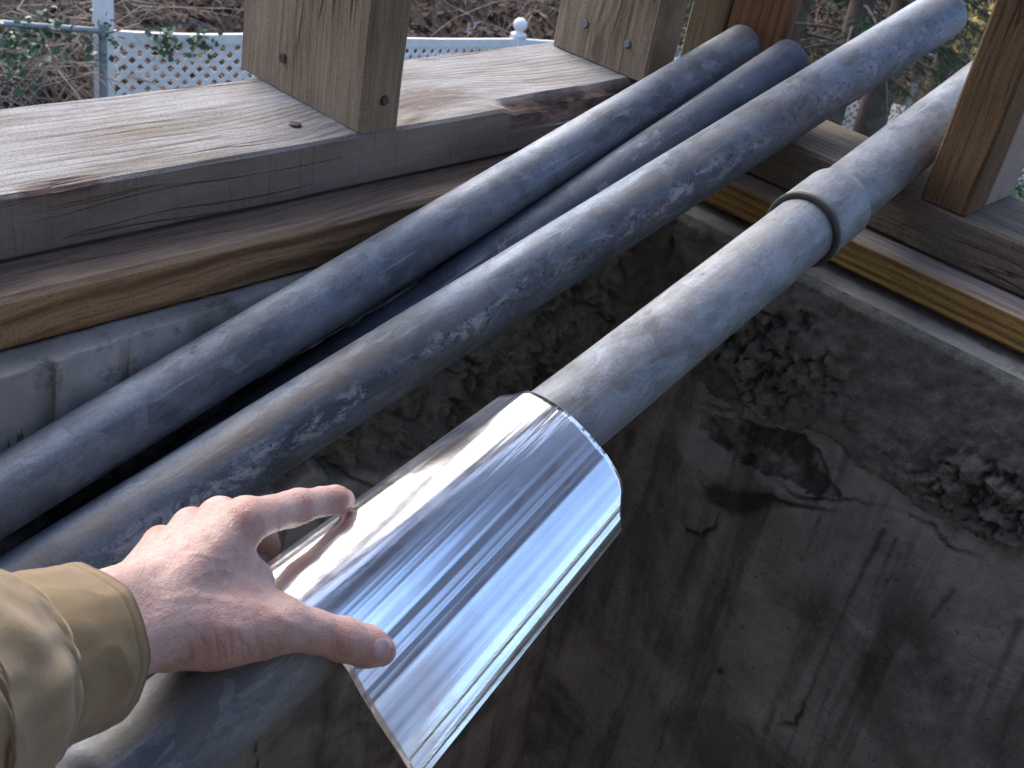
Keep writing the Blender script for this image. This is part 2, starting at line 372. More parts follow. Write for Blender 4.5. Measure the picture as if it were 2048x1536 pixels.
def cloth(name, base):
    k = N(name); v = k.coords()
    wv = k.math('MULTIPLY', k.wave(k.coords((1, 1, 1), (.3, .2, .8)), 330, .8), k.wave(k.coords((1, 1, 1), (1.3, .5, -.7)), 330, .8))
    bl = k.noise(v, 16, 6, .62); st = k.attr('stitch')
    col = k.mix(k.ramp(bl, [(.3, 0.0), (.7, 1.0)]), tuple(c * .80 for c in base), tuple(c * 1.12 for c in base))
    dt = k.noise(v, 55, 7, .7)
    col = k.mix(k.ramp(dt, [(.54, 0.0), (.70, .4)]), col, tuple(c * .55 for c in base))
    col = k.mix(k.math('MULTIPLY', wv, .30), col, tuple(c * .6 for c in base))
    col = k.mix(k.math('MULTIPLY', st, .75), col, tuple(c * .28 for c in base))
    return k.out(col, .85, 0.0, k.bump(k.math('ADD', k.math('MULTIPLY', wv, .5), k.noise(v, 500, 3)), .45, .0006),
                 **{'Sheen Weight': .25, 'Sheen Roughness': .5, 'Specular IOR Level': .2})
M['cloth'] = cloth('tan cotton canvas', (.29, .20, .10))
k = N('dark jacket lining'); M['lining'] = k.out((.05, .035, .022), .9)

k = N('leaf litter hillside'); v = k.coords()
a = k.noise(v, .55, 7, .65, .3); b = k.noise(v, 5, 7, .75); c = k.vor(v, 14, 'F1', 'Color'); bw = k.n('ShaderNodeRGBToBW'); k.l(c, bw.inputs[0])
col = k.mix(k.ramp(b, [(.3, 0.0), (.7, 1.0)]), (.025, .018, .013), (.095, .065, .045))
col = k.mix(k.ramp(bw.outputs[0], [(.45, 0.0), (.8, .7)]), col, (.17, .10, .06))
sn = k.noise(v, 2.3, 8, .72, .5); sn2 = k.noise(v, .35, 3)
snow = k.math('MULTIPLY', k.ramp(sn, [(.60, 0.0), (.64, 1.0)]), k.ramp(sn2, [(.42, .25), (.6, 1.0)]))
col = k.mix(k.math('MULTIPLY', snow, .85), col, (.62, .64, .70))
M['terrain'] = k.out(col, .95, 0.0, k.bump(k.math('ADD', b, bw.outputs[0]), 1.0, .06))
k = N('white vinyl'); v = k.coords(); M['vinyl'] = k.out(k.mix(k.ramp(k.noise(v, 6, 6, .7), [(.4, 0.0), (.75, .5)]), (.86, .85, .81), (.62, .59, .53)), .5)
k = N('weathered galvanised rail'); M['rail'] = k.out(k.mix(k.noise(k.coords(), 20, 4), (.25, .28, .30), (.42, .45, .48)), .55, .5)
def leafm(name, a_, b_, rough=.6, tr=0.0):
    k = N(name); oi = k.n('ShaderNodeObjectInfo')
    return k.out(k.mix(k.ramp(k.noise(k.coords(), 3.1, 6, .75), [(.35, 0.0), (.65, 1.0)]), a_, b_), rough, 0.0)
M['twig'] = leafm('dry brush stems', (.12, .085, .06), (.46, .36, .27), .9)
M['litter'] = leafm('dead leaves', (.055, .03, .018), (.20, .115, .07), .9)
M['ivy'] = leafm('ivy leaves', (.03, .075, .03), (.09, .16, .07), .45)
M['needle'] = leafm('evergreen needles', (.02, .05, .018), (.07, .13, .04), .7)
M['sunspot'] = leafm('golden leaves', (.55, .36, .09), (.80, .60, .25), .6)  # bright yellow stands in for distant patches of sunlight
M['bark'] = leafm('tree bark', (.06, .042, .035), (.17, .12, .10), .95)
M['rock'] = leafm('pale rock', (.30, .31, .33), (.52, .54, .58), .9)

# ------------------------------------------------------------------ timber
def lumber(name, lo, hi, axis, mat, seg=60, rad=.0025, amp=.0007, wane=None, world=False, seed=0.0, parent=None):
    """a sawn board from corner lo to corner hi, swept along `axis`, edges slightly worn; wane(s) bites one edge"""
    ai = 'XYZ'.index(axis); o1, o2 = [i for i in range(3) if i != ai]
    L = hi[ai] - lo[ai]; W1 = hi[o1] - lo[o1]; W2 = hi[o2] - lo[o2]
    prof = []
    def edge(p, q, n):
        for i in range(n): prof.append((p[0] + (q[0] - p[0]) * i / n, p[1] + (q[1] - p[1]) * i / n))
    r = rad; n1 = max(3, int(W1 / .012)); n2 = max(3, int(W2 / .012))
    edge((r, 0), (W1 - r, 0), n1); edge((W1 - r, 0), (W1, r), 2); edge((W1, r), (W1, W2 - r), n2); edge((W1, W2 - r), (W1 - r, W2), 2)
    edge((W1 - r, W2), (r, W2), n1); edge((r, W2), (0, W2 - r), 2); edge((0, W2 - r), (0, r), n2); edge((0, r), (r, 0), 2)
    prof = np.array(prof); m_ = len(prof)
    s = np.linspace(0, L, seg + 1); V = np.zeros((seg + 1, m_, 3))
    V[:, :, ai] = s[:, None]; V[:, :, o1] = prof[None, :, 0]; V[:, :, o2] = prof[None, :, 1]
    if wane: V = wane(V, s, W1, W2)
    Vf = V.reshape(-1, 3); sc = np.ones(3) * 45; sc[ai] = 9
    nz = np.stack([perlin(Vf * sc + seed + 31 * j) for j in range(3)], 1)
    cen = Vf.copy(); 
    Vf = Vf + nz * amp * np.array([0 if j == ai else 1 for j in range(3)])
    lo_ = np.array(lo, float)
    if world: Vf = Vf + lo_
    F_ = []
    for i in range(seg):
        for j in range(m_):
            a, b = i * m_ + j, i * m_ + (j + 1) % m_
            F_.append((a, b, b + m_, a + m_))
    fl = [tuple(f) if ai == 1 else tuple(reversed(f)) for f in F_]
    fl.append(tuple(range(m_))); fl.append(tuple(reversed(range(seg * m_, seg * m_ + m_))))
    o = mesh_obj(name, Vf, fl, mat, parent)
    bm = bmesh.new(); bm.from_mesh(o.data); bmesh.ops.recalc_face_normals(bm, faces=bm.faces); bm.to_mesh(o.data); bm.free()
    if not world: o.location = lo_
    return o

BARK = []
def sill_wane(V, s, W1, W2):
    # bark edge bitten out of the inner top corner between Y = .84 and 1.1, and a splintered spot near Y = .36
    Y = s - 1.25; bk = np.zeros(V.shape[:2])
    for y0, y1, dep, drop in ((.838, 1.16, .013, .016), (.33, .44, .004, .003)):
        wgt = smooth01(y0, y0 + .035, Y) * (1 - smooth01(y1 - .06, y1, Y)); wgt = wgt * (1 + .25 * np.sin(Y * 55)) * (.85 + .3 * perlin(np.stack([Y * 60, Y * 0, Y * 0], 1)))
        X = V[:, :, 0].copy(); Z = V[:, :, 2].copy()
        e = np.clip((X - (W1 - dep * 2)) / (dep * 2), 0, 1) * np.clip((Z - (W2 - drop * 1.7)) / (drop * 1.7), 0, 1)
        V[:, :, 2] = Z - wgt[:, None] * drop * e ** .7
        V[:, :, 0] = X - wgt[:, None] * dep * e ** 1.3
        bk = np.maximum(bk, smooth01(.25, .5, wgt)[:, None] * smooth01(.12, .3, e))
    BARK.append(bk.ravel())
    return V
sl_ = lumber('sill_plank', (-.893, -1.25, -.05), (-.737, 1.206, 0), 'Y', M['sill_left'], 560, .003, .0011, sill_wane, world=True)
attr(sl_, 'bark', BARK[0])
tag(sl_, 'wide weathered grey plank with bark edge under the two tan posts on the left', 'plank')
tag(lumber('sill_plank', (-.7345, 1.08, -.0485), (1.6, 1.206, 0), 'X', M['sill_right'], 200, .003, .0011, world=True),
    'dark brown rough plank under the cracked brown post on the right', 'plank')
tag(lumber('treated_board', (-.86, -1.25, -.0948), (-.6907, 1.045, -.0525), 'Y', M['treated_left'], 90, .004, .0003, world=True),
    'orange grained treated board under the weathered grey plank, above the left concrete ledge', 'board')
tag(lumber('treated_board', (-.689, 1.0466, -.0865), (1.6, 1.20, -.0510), 'X', M['treated_right'], 90, .004, .0003, world=True),
    'yellow striped treated board under the dark plank, above the right concrete ledge', 'board')

def nail_part(parent, loc, normal, r=.0045, mat='nail'):
    bm = bmesh.new()
    bmesh.ops.create_cone(bm, cap_ends=True, segments=11, radius1=r, radius2=r * .78, depth=.0042)
    bmesh.ops.bevel(bm, geom=bm.edges[:], offset=.0004, segments=1, affect='EDGES')
    me = bpy.data.meshes.new('nail'); bm.to_mesh(me); bm.free(); me.materials.append(M[mat])
    o = bpy.data.objects.new('nail', me); link(o, parent)
    q = Vector(normal).to_track_quat('Z', 'Y'); o.rotation_mode = 'QUATERNION'; o.rotation_quaternion = q
    o.location = Vector(loc)
    return o
ZR = 1.62
def stud(lo, hi, mat, label, nails=(), seed=0.0, group=None):
    o = lumber('wooden_post', lo, hi, 'Z', M[mat], 150, .003, .0011, seed=seed)
    tag(o, label, 'post', group)
    for (p, nrm, r, mt) in nails: nail_part(o, (p[0] - lo[0], p[1] - lo[1], p[2] - lo[2]), nrm, r, mt)
    return o
def on_plane(px, py, axis, value):
    r = np.array([(px - 1024) / F, (py - 768) / F, 1.0]) @ CR
    return tuple(CO + r * ((value - CO[axis]) / r[axis]))
p1 = lambda px, py, off=-.0003: on_plane(px, py, 1, .654 + off)
stud((-.920, .654, .001), (-.737, .700, ZR), 'stud_tan', 'nearest tan rough-sawn post standing on the weathered grey plank',
     [(p1(567, 116), (0, -1, 0), .0058, 'nail'), (on_plane(769, 201, 0, -.7368), (1, 0, 0), .0052, 'nail')])
p2 = lambda px, py: on_plane(px, py, 1, 1.0697)
stud((-.882, 1.070, .001), (-.738, 1.1185, ZR), 'stud_knotty', 'knotty tan post with two protruding nails at the far end of the weathered plank',
     [(p2(1171, 48), (0, -1, .2), .0056, 'nail_grey'), (p2(1255, 88), (0, -1, .2), .0056, 'nail_grey')], 5.0)
stud((-.776, 1.182, .001), (-.724, 1.2055, ZR), 'stud_grey', 'dark grey-brown corner post squeezed between the knotty and the reddish posts', (), 9.0)
stud((-.7215, 1.182, .001), (-.647, 1.205, ZR), 'stud_red', 'reddish brown corner post behind the capped end of the topmost pipe', (), 13.0)
stud((-.397, 1.081, .001), (-.349, 1.128, ZR), 'stud_brown', 'dark brown cracked post rising from the right plank, in front of the pale strip', (), 17.0)
so = stud((-.3965, 1.1295, .001), (-.351, 1.205, ZR), 'stud_pale', 'pale planed post strip directly behind the cracked brown post',
     [(on_plane(1992, 337, 0, -.3508), (1, 0, 0), .005, 'nail')], 21.0)
nail_part(bpy.data.objects['sill_plank'], on_plane(590, 251, 2, .0005), (0, 0, 1), .0068)
for i, y in enumerate((-.18, -.60, -1.02)):
    stud((-.893, y, .001), (-.745, y + .045, ZR), 'stud_tan', ['first post on the weathered plank outside the left edge of the picture', 'middle one of the posts on the weathered plank beside the viewer', 'last post on the weathered plank, next to the added board wall'][i], (), 30. + i, 'posts outside the frame')
stud((1.60, 1.081, .001), (1.645, 1.204, ZR), 'stud_brown', 'brown corner post at the far right end of the dark plank, outside the picture', (), 40.)
rt = empty('shade_roof', (.4, 0, ZR)); tag(rt, 'unseen plank roof over the rough posts, shaped to shade the pit and stripe the sheet', 'roof')  # unseen; reach and board gaps shaped for pit darkness and sheet reflections
def rel(o, root): o.location = Vector(o.location) - Vector(root.location); return o
rel(lumber('header_beam', (-.90, -1.25, ZR + .002), (-.74, 1.21, ZR + .09), 'Y', M['roof_wood'], 12, parent=rt), rt)
rel(lumber('header_beam', (-.735, 1.08, ZR + .002), (2.3, 1.206, ZR + .09), 'X', M['roof_wood'], 12, parent=rt), rt)
for i in range(6):
    rel(lumber('rafter', (-.95, -1.25 + i * .48, ZR + .092), (2.3, -1.21 + i * .48, ZR + .18), 'X', M['roof_wood'], 6, parent=rt), rt)
for i in range(11):
    x = -.28 + i * .235
    rel(lumber('shade_roof_board', (x, -1.4, ZR + .182), (x + .150, 1.75, ZR + .205), 'Y', M['roof_wood'], 6, parent=rt), rt)

wl_ = empty('shade_wall', (0, -1.45, 0)); tag(wl_, 'added wall of upright boards blocking light behind the viewer', 'wall')  # unseen wall added to keep skylight off the pit
for i in range(12): rel(lumber('shade_wall_board', (-.60 + i * .245, -1.47, -.09), (-.362 + i * .245, -1.448, ZR + .17), 'Z', M['roof_wood'], 6, parent=wl_), wl_)
wl_ = empty('shade_wall', (1.75, 0, 0)); tag(wl_, 'added wall of upright boards blocking light beyond the right edge of the picture', 'wall')  # second unseen wall, added to darken the pit from the side
for i in range(10): rel(lumber('shade_wall_board', (1.75, -1.40 + i * .245, -.09), (1.772, -1.162 + i * .245, ZR + .09), 'Z', M['roof_wood'], 6, parent=wl_), wl_)

# ------------------------------------------------------------------ concrete walls
XL, YR, ZL = -.6337, 1.019, -.0955
def grid_faces(nu, nv):
    i = np.arange(nu - 1)[:, None] * nv + np.arange(nv - 1)[None, :]; i = i.ravel()
    return np.stack([i, i + 1, i + nv + 1, i + nv], 1)
def poly_on(axis, value, pts):
    out = []
    for p in pts:
        q = on_plane(*p, axis, value); out.append((q[1 - axis], q[2]))
    return out
def box(bm, lo, hi):
    v = [bm.verts.new((a, b, c)) for a in (lo[0], hi[0]) for b in (lo[1], hi[1]) for c in (lo[2], hi[2])]
    for f in ((0, 1, 3, 2), (4, 6, 7, 5), (0, 4, 5, 1), (2, 3, 7, 6), (0, 2, 6, 4), (1, 5, 7, 3)): bm.faces.new([v[i] for i in f])
def part_bm(name, bm, mat, parent=None):
    me = bpy.data.meshes.new(name); bmesh.ops.recalc_face_normals(bm, faces=bm.faces); bm.to_mesh(me); bm.free(); me.materials.append(mat)
    return link(bpy.data.objects.new(name, me), parent)
def wall_right():
    xs = np.concatenate([np.arange(-.70, .30, .0027), np.arange(.30, 1.7, .03)])
    ts = np.concatenate([np.arange(0, .012, .003), np.arange(.012, 1.05, .0030), np.arange(1.05, 2.0, .05)])
    X, T = np.meshgrid(xs, ts, indexing='ij'); x = X.ravel(); z = ZL - T.ravel()
    W = lambda pts: poly_on(1, YR, pts)
    bound = W([(1180, 600), (1290, 700), (1400, 760), (1455, 800), (1560, 838), (1640, 865), (1700, 895), (1740, 925), (1795, 965), (1850, 1010), (1910, 1035), (2060, 1090), (2300, 1190)])
    bx = np.array([b[0] for b in bound]); bz = np.array([b[1] for b in bound])
    n3 = np.stack([x, np.full_like(x, 3.3), z], 1)
    edge = np.interp(x, bx, bz) + .010 * fbm(n3 * 26, 4) + .004 * perlin(n3 * 110)
    mortar = smooth01(-.0025, .0025, z - edge)
    nw = n3 + np.stack([.013 * fbm(n3 * 30, 4, .6), 0 * x, .013 * fbm(n3 * 30 + 5, 4, .6)], 1)
    wl, w2 = worley(nw * np.array([34, 1, 40]), True); wb = worley(nw * np.array([150, 1, 150]))
    near = np.exp(-((z - edge) / .045) ** 2)
    cx1, cz1 = W([(1540, 690)])[0]; clus = np.exp(-(((x - cx1) / .085) ** 2 + ((z - cz1) / .065) ** 2))
    cx2, cz2 = W([(1990, 1000)])[0]; clus = clus + .8 * np.exp(-(((x - cx2) / .07) ** 2 + ((z - cz2) / .05) ** 2))
    rub = np.clip(1.25 * clus + .55 * near * smooth01(-.1, .3, fbm(n3 * 14, 3)), 0, 1) * mortar
    cell = smooth01(0, .22, w2 - wl) * (.35 + .65 * smooth01(-.5, .5, perlin(n3 * 33 + 3))) + .55 * fbm(n3 * 48, 5, .6); gap = smooth01(.09, .0, w2 - wl)
    crack = np.clip(gap * rub * smooth01(.35, .75, rub + .3 * perlin(n3 * 30)), 0, 1) * .8
    d = mortar * .010 + rub * (.012 * cell + .004 * (1 - wb)) - crack * .010
    d = d + .004 * fbm(n3 * 9, 4) + mortar * .0016 * fbm(n3 * 70, 3) + (1 - mortar) * .0006 * fbm(n3 * np.array([120, 1, 30]), 3)
    # broken-out hollow, coloured darker inside through the stain mask
    cav = W([(1395, 810), (1420, 830), (1500, 835), (1560, 860), (1610, 870), (1640, 905), (1660, 950), (1682, 992), (1640, 1000), (1600, 975), (1545, 950), (1490, 935), (1468, 905), (1420, 880), (1398, 850)])
    jx = .005 * fbm(n3 * 45, 3); jz = .005 * fbm(n3 * 45 + 9, 3)
    inc = inside_poly(x + jx, z + jz, cav).astype(float)
    cd, _ = seg_dist(x + jx, z + jz, cav + [cav[0]]); cavd = inc * np.clip(cd / .008, 0, 1)
    d = d - cavd * (.011 + .006 * fbm(n3 * 40, 4)); 
    cav2 = W([(1395, 960), (1440, 962), (1500, 978), (1560, 985), (1640, 1004), (1660, 1020), (1580, 1012), (1520, 1035), (1470, 1040), (1420, 1020), (1398, 990)])
    inc2 = inside_poly(x + jx, z + jz, cav2).astype(float); cd2, _ = seg_dist(x + jx, z + jz, cav2 + [cav2[0]])
    stain = np.clip(.85 * inc * (1 - .6 * smooth01(-.1, .5, fbm(n3 * 30, 4))) + .8 * inc2 * np.clip(cd2 / .010, 0, 1), 0, 1)
    for pts, wd, amt in [([(1765, 1060), (1700, 1195), (1640, 1330), (1560, 1540)], .0035, .75), ([(1790, 1080), (1750, 1175), (1738, 1230)], .0022, .6),
                         ([(1800, 1110), (1795, 1118), (1765, 1190)], .0025, .5), ([(1905, 1180), (1870, 1230), (1845, 1260)], .0035, .6),
                         ([(2042, 1243), (1985, 1370), (1946, 1461), (1900, 1536)], .0045, .6), ([(2080, 1300), (2020, 1420), (1990, 1536)], .004, .5),
                         ([(1655, 1380), (1600, 1536)], .002, .5), ([(1700, 900), (1678, 960), (1665, 990)], .004, .5), ([(1640, 1030), (1615, 1100)], .0025, .5),
                         ([(1330, 800), (1310, 850)], .004, .45), ([(1260, 870), (1235, 930)], .006, .45), ([(1180, 1140), (1140, 1260)], .003, .5)]:
        q, pr = seg_dist(x + .3 * jx, z + .3 * jz, W(pts)); ww = wd * (1 - .5 * pr)
        stain = np.maximum(stain, amt * np.exp(-(q / ww) ** 2) * (1 - .5 * pr))
    for (px_, py_), rr, amt in [((1720, 1290), .055, .55), ((1860, 1350), .06, .5), ((1560, 1190), .05, .3), ((1950, 1480), .06, .4), ((1440, 1343), .006, 1.0), ((1300, 1300), .09, .25)]:
        c0, c1 = W([(px_, py_)])[0]; stain = np.maximum(stain, amt * np.exp(-(((x - c0) ** 2 + (z - c1) ** 2) / rr ** 2)) * smooth01(-.5, .4, fbm(n3 * 22, 4) + (.9 if rr < .01 else 0)))
    for pts, wd in [([(1265, 855), (1310, 862), (1360, 872), (1400, 885), (1425, 885)], .0011), ([(1290, 880), (1340, 920), (1385, 955)], .0010),
                    ([(1545, 955), (1580, 985), (1640, 1003), (1690, 998), (1770, 1012)], .0022), ([(1800, 1020), (1860, 1050), (1900, 1095), (1960, 1120)], .0022),
                    ([(1500, 990), (1560, 1000), (1620, 1015), (1680, 1022)], .002), ([(1545, 1055), (1590, 1100), (1610, 1125), (1640, 1140)], .0011),
                    ([(1360, 1030), (1368, 1062), (1400, 1072), (1428, 1055), (1432, 1028)], .0024), ([(1165, 1310), (1240, 1370)], .001),
                    ([(1550, 1455), (1585, 1450), (1600, 1430), (1612, 1400)], .0035), ([(1394, 807), (1440, 813), (1480, 820)], .0016)]:
        q, pr = seg_dist(x + .8 * jx, z + .8 * jz, W(pts)); thin = wd < .0013; wd = max(wd * (1 if wd > .002 else 1.3), .0020); g = np.exp(-(q / wd) ** 2) * (.75 if wd < .0021 else 1); g = g * (.15 + .85 * np.sin(np.pi * np.clip(pr, .02, .98)) ** .7) * (.45 * smooth01(-.3, .2, perlin(n3 * 60)) if thin else 1); crack = np.maximum(crack, g); d = d - g * .003
    # small pits in the mortar
    pit = smooth01(.20, .12, worley(n3 * np.array([34, 1, 34]) + 5)) * mortar * smooth01(.1, .5, perlin(n3 * 9) + .2)
    d = d - pit * .004; crack = np.maximum(crack, pit * .6)
    pale = np.zeros_like(x)
    for (px_, py_), rr, am in (((1405, 900), .040, .5), ((1345, 850), .03, .35), ((1715, 905), .030, .55), ((1770, 955), .028, .5), ((1545, 955), .022, .4), ((1840, 1060), .03, .4), ((1960, 1200), .08, .25), ((1700, 1100), .09, .2), ((1930, 1130), .04, .35)):
        c0, c1 = W([(px_, py_)])[0]; pale = np.maximum(pale, am * smooth01(1.15, .75, np.hypot(x + 2 * jx - c0, (z + 2 * jz - c1) * 1.3) / rr) * (1 - mortar) * (1 - stain))
    fade = smooth01(.0, .006, -(z - ZL)); d = d * fade
    V = np.stack([x, YR - d, z], 1)
    nu, nv = len(xs), len(ts)
    # the ledge on top, running back under the board
    back = []; A0 = len(V)
    ledge_y = np.concatenate([[YR + .19, YR + .06], np.arange(YR + .05, YR + .001, -.004)])
    lx = np.arange(-.70, 1.69, .006)
    LX, LY = np.meshgrid(lx, ledge_y, indexing='ij'); l3 = np.stack([LX.ravel(), LY.ravel(), LX.ravel() * 0], 1)
    # ragged lip
    f = grid_faces(nu, nv)
    o = mesh_obj('right_wall', V, f[:, ::-1], M['concrete'], smooth=True)
    o.name = 'concrete_wall'
    for n_, a_ in (('mortar', mortar), ('crack', crack), ('stain', stain), ('pale', pale), ('rubble', rub)): attr(o, n_, a_)
    tag(o, 'dark inner concrete wall on the right with rough mortar above stained plaster', 'wall')
    zt = ZL + .0010 * fbm(l3 * 40, 4) - .003 * smooth01(YR + .007, YR - .001, l3[:, 1])
    yy = l3[:, 1] + np.where(l3[:, 1] < YR + .01, .0022 * fbm(l3 * np.array([60, 0, 0]) + 3, 4), 0) - .003
    LV = np.stack([l3[:, 0], yy, zt], 1)
    mesh_obj('ledge', LV, grid_faces(len(lx), len(ledge_y)), M['ledge'], o, True)
    # outside body of the wall
    bm = bmesh.new(); box(bm, (-1.02, YR + .03, -5.2), (1.7, YR + .235, ZL - .006)); part_bm('outer_face', bm, M['ledge'], o)
    return o
wall_right()

P1A, P1B, P1R = np.array([-.63, .3, -.5228 + .366]), np.array([-.6837, 1.08, -.3395 + .366]), .0255
def clear_pipe(V, gap=.003):
    t = (V[:, 1] - P1A[1]) / (P1B[1] - P1A[1]); cx = P1A[0] + (P1B[0] - P1A[0]) * t; cz = P1A[2] + (P1B[2] - P1A[2]) * t
    rr = P1R + gap + .004 * np.abs(fbm(V * 60, 3)); dx = V[:, 0] - cx; und = cz - np.sqrt(np.clip(rr ** 2 - dx ** 2, 0, None))
    V = V.copy(); c = (np.abs(dx) < rr) & (V[:, 2] > und); V[c, 2] = und[c]; return V
def wall_left():
    ys = np.concatenate([np.arange(-1.25, .0, .03), np.arange(.0, 1.03, .0034)])
    ts = np.concatenate([np.arange(-.012, .03, .003), np.arange(.03, 1.0, .0034), np.arange(1.0, 2.0, .05)])
    Y, T = np.meshgrid(ys, ts, indexing='ij'); y = Y.ravel(); t = T.ravel()
    n3 = np.stack([np.full_like(y, 8.1), y, t], 1)
    W = lambda pts: poly_on(0, XL, pts)
    z = ZL - np.maximum(t, 0)
    # lip: pale top edge, then a short face, then crumbling rubble set back
    lip = .029 + .006 * fbm(n3 * np.array([0, 14, 0]), 3)
    over = smooth01(0, .012, t - lip)
    bound = W([(-200, 1100), (200, 1090), (560, 1000), (640, 950), (720, 972), (900, 915), (1050, 850), (1230, 800), (1400, 700)])
    by = np.array([b[0] for b in bound]); bz = np.array([b[1] for b in bound])
    edge = np.interp(y, by, bz) + .012 * fbm(n3 * 20, 4)
    mortar = smooth01(-.003, .003, z - edge)
    rub = mortar * over
    nw = n3 + np.stack([0 * y, .014 * fbm(n3 * 26, 4, .6), .014 * fbm(n3 * 26 + 5, 4, .6)], 1)
    w1, w2 = worley(nw * np.array([1, 30, 34]), True); wb, wb2 = worley(n3 * np.array([1, 85, 85]), True)
    gap = smooth01(.20, .0, w2 - w1)
    crack = gap * rub * smooth01(-.3, .3, fbm(n3 * 12, 3)) * .9
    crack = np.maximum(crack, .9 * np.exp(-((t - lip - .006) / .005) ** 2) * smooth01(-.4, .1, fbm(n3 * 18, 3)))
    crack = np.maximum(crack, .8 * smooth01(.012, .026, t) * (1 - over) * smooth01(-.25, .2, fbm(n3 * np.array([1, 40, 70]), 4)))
    d = -over * .036 + rub * (.015 * smooth01(0, .25, w2 - w1) * (.3 + .7 * smooth01(-.5, .5, perlin(n3 * 30 + 3))) + .006 * (1 - wb) + .010 * fbm(n3 * 30, 5, .6)) - crack * .010
    d = d + over * (1 - mortar) * .024 + .003 * fbm(n3 * 10, 4) + .0010 * fbm(n3 * 90, 3)
    stain = .45 * smooth01(.1, .5, fbm(n3 * 9 + 4, 4)) * (1 - rub)
    for pts, wd in [([(535, 1440), (525, 1500), (530, 1560)], .0011), ([(700, 962), (760, 985), (820, 990)], .002)]:
        q, pr = seg_dist(y, z, W(pts)); crack = np.maximum(crack, np.exp(-(q / wd) ** 2))
    pale = (1 - over) * smooth01(.016, .004, t + .008 * fbm(n3 * 30, 3)) * (1 - .5 * smooth01(.0, .35, fbm(n3 * 30, 4)))
    tt = np.clip(-t / .012, 0, 1)
    V = np.stack([XL + d - tt * .012, y, z - .004 * (1 - tt) * smooth01(.012, 0, t) + np.where(t < 0, .0005 * fbm(n3 * 60, 3), 0)], 1)
    V = clear_pipe(V)
    o = mesh_obj('concrete_wall', V, grid_faces(len(ys), len(ts)), M['concrete'], smooth=True)
    for n_, a_ in (('mortar', mortar * over), ('crack', crack), ('stain', stain), ('pale', pale), ('rubble', rub)): attr(o, n_, a_)
    tag(o, 'inner concrete wall on the left, pale ledge over crumbling rubble behind the pipes', 'wall')
    lx = np.arange(XL - .06, XL - .008, .004); ly = np.arange(-1.25, 1.03, .006)
    LY, LX = np.meshgrid(ly, lx, indexing='ij'); l3 = np.stack([LX.ravel(), LY.ravel(), LX.ravel() * 0], 1)
    LV = l3 + np.array([0, 0, ZL + .0006]); LV[:, 2] += .0012 * fbm(l3 * 45, 4) - .006 * smooth01(XL - .03, XL - .008, l3[:, 0]) * 0
    LV = clear_pipe(LV)
    mesh_obj('ledge', LV, grid_faces(len(ly), len(lx))[:, ::-1], M['ledge'], o, True)
    bm = bmesh.new(); box(bm, (-.93, -1.3, -5.2), (XL - .045, YR + .025, ZL - .003)); part_bm('outer_face', bm, M['ledge'], o)
wall_left()
bm = bmesh.new(); box(bm, (XL - .1, -1.3, -2.1), (1.7, YR + .1, -2.0)); tag(part_bm('pit_floor', bm, M['ledge']), kind='structure')
# the two walls of the pit behind the viewer
for nm, lo, hi in (('near', (-.93, -1.55, -5.2), (1.9, -1.305, ZL)), ('side', (1.705, -1.30, -5.2), (1.95, YR + .235, ZL))):
    bm = bmesh.new(); box(bm, lo, hi); o = part_bm('concrete_wall', bm, M['ledge'])
    tag(o, 'plain concrete wall of the pit %s' % ('behind the viewer' if nm == 'near' else 'beyond the right edge of the picture'), 'wall')

# ------------------------------------------------------------------ pipes
def tube_mesh(name, length, r, mat, parent, ri=None, nseg=72, nl=90, dent=.00025, seed=0.0):
    """hollow pipe along local Z from 0 to length, rolled lips at the ends"""
    ri = ri or r - .0035
    prof = [(ri, .004), (ri, .0008), (ri + .0008, 0), (r - .0009, 0), (r, .0009)] + [(r, z) for z in np.linspace(min(.01, length * .3), length - min(.01, length * .3), nl)] + \
           [(r, length - .0009), (r - .0009, length), (ri + .0008, length), (ri, length - .0008), (ri, length - min(.05, length * .35)), (ri, min(.05, length * .35))]
    prof = np.array(prof); n = len(prof); th = np.linspace(0, 2 * np.pi, nseg, endpoint=False)
    R_, Z_ = prof[:, 0][:, None], prof[:, 1][:, None]
    V = np.stack([R_ * np.cos(th), R_ * np.sin(th), Z_ + 0 * th], 2).reshape(-1, 3)
    nz = fbm(V * np.array([30, 30, 9]) + seed, 3) * dent; dirn = V.copy(); dirn[:, 2] = 0; dirn /= np.linalg.norm(dirn, axis=1)[:, None]
    V = V + dirn * nz[:, None]
    i = np.arange(n)[:, None] * nseg; j = np.arange(nseg)[None, :]; j2 = (j + 1) % nseg; i2 = (np.arange(n)[:, None] + 1) % n * nseg
    f = np.stack([(i + j).ravel(), (i + j2).ravel(), (i2 + j2).ravel(), (i2 + j).ravel()], 1)
    return mesh_obj(name, V, f, mat, parent, True)
def pipe(A, B, r, Y0, Y1, mat, label, seed, roll=0.0):
    A = np.array(A); B = np.array(B); d = (B - A) / np.linalg.norm(B - A)
    at = lambda y: A + (B - A) * (y - A[1]) / (B[1] - A[1])
    a0, a1 = at(Y0), at(Y1); L = np.linalg.norm(a1 - a0)
    o = tube_mesh('steel_pipe', L, r, M[mat], None, seed=seed); o.location = a0
    q = Vector(d).to_track_quat('Z', 'Y'); o.rotation_mode = 'QUATERNION'; o.rotation_quaternion = q @ Matrix.Rotation(roll, 3, 'Z').to_quaternion()
    tag(o, label, 'pipe'); return o, at, L
zc = .366
pipe((-.63, .3, -.5228 + zc), (-.6837, 1.08, -.3395 + zc), .0255, -.75, 1.178, 'galv1', 'galvanised pipe nearest the left concrete wall, its end in front of the reddish post', 1.0, .5)
pipe((-.6280, .3, -.6080 + zc), (-.6222, 1.08, -.3402 + zc), .0250, -.70, 1.168, 'galv2', 'shaded blue-grey pipe lying low between two brighter pipes', 4.0, 1.5)
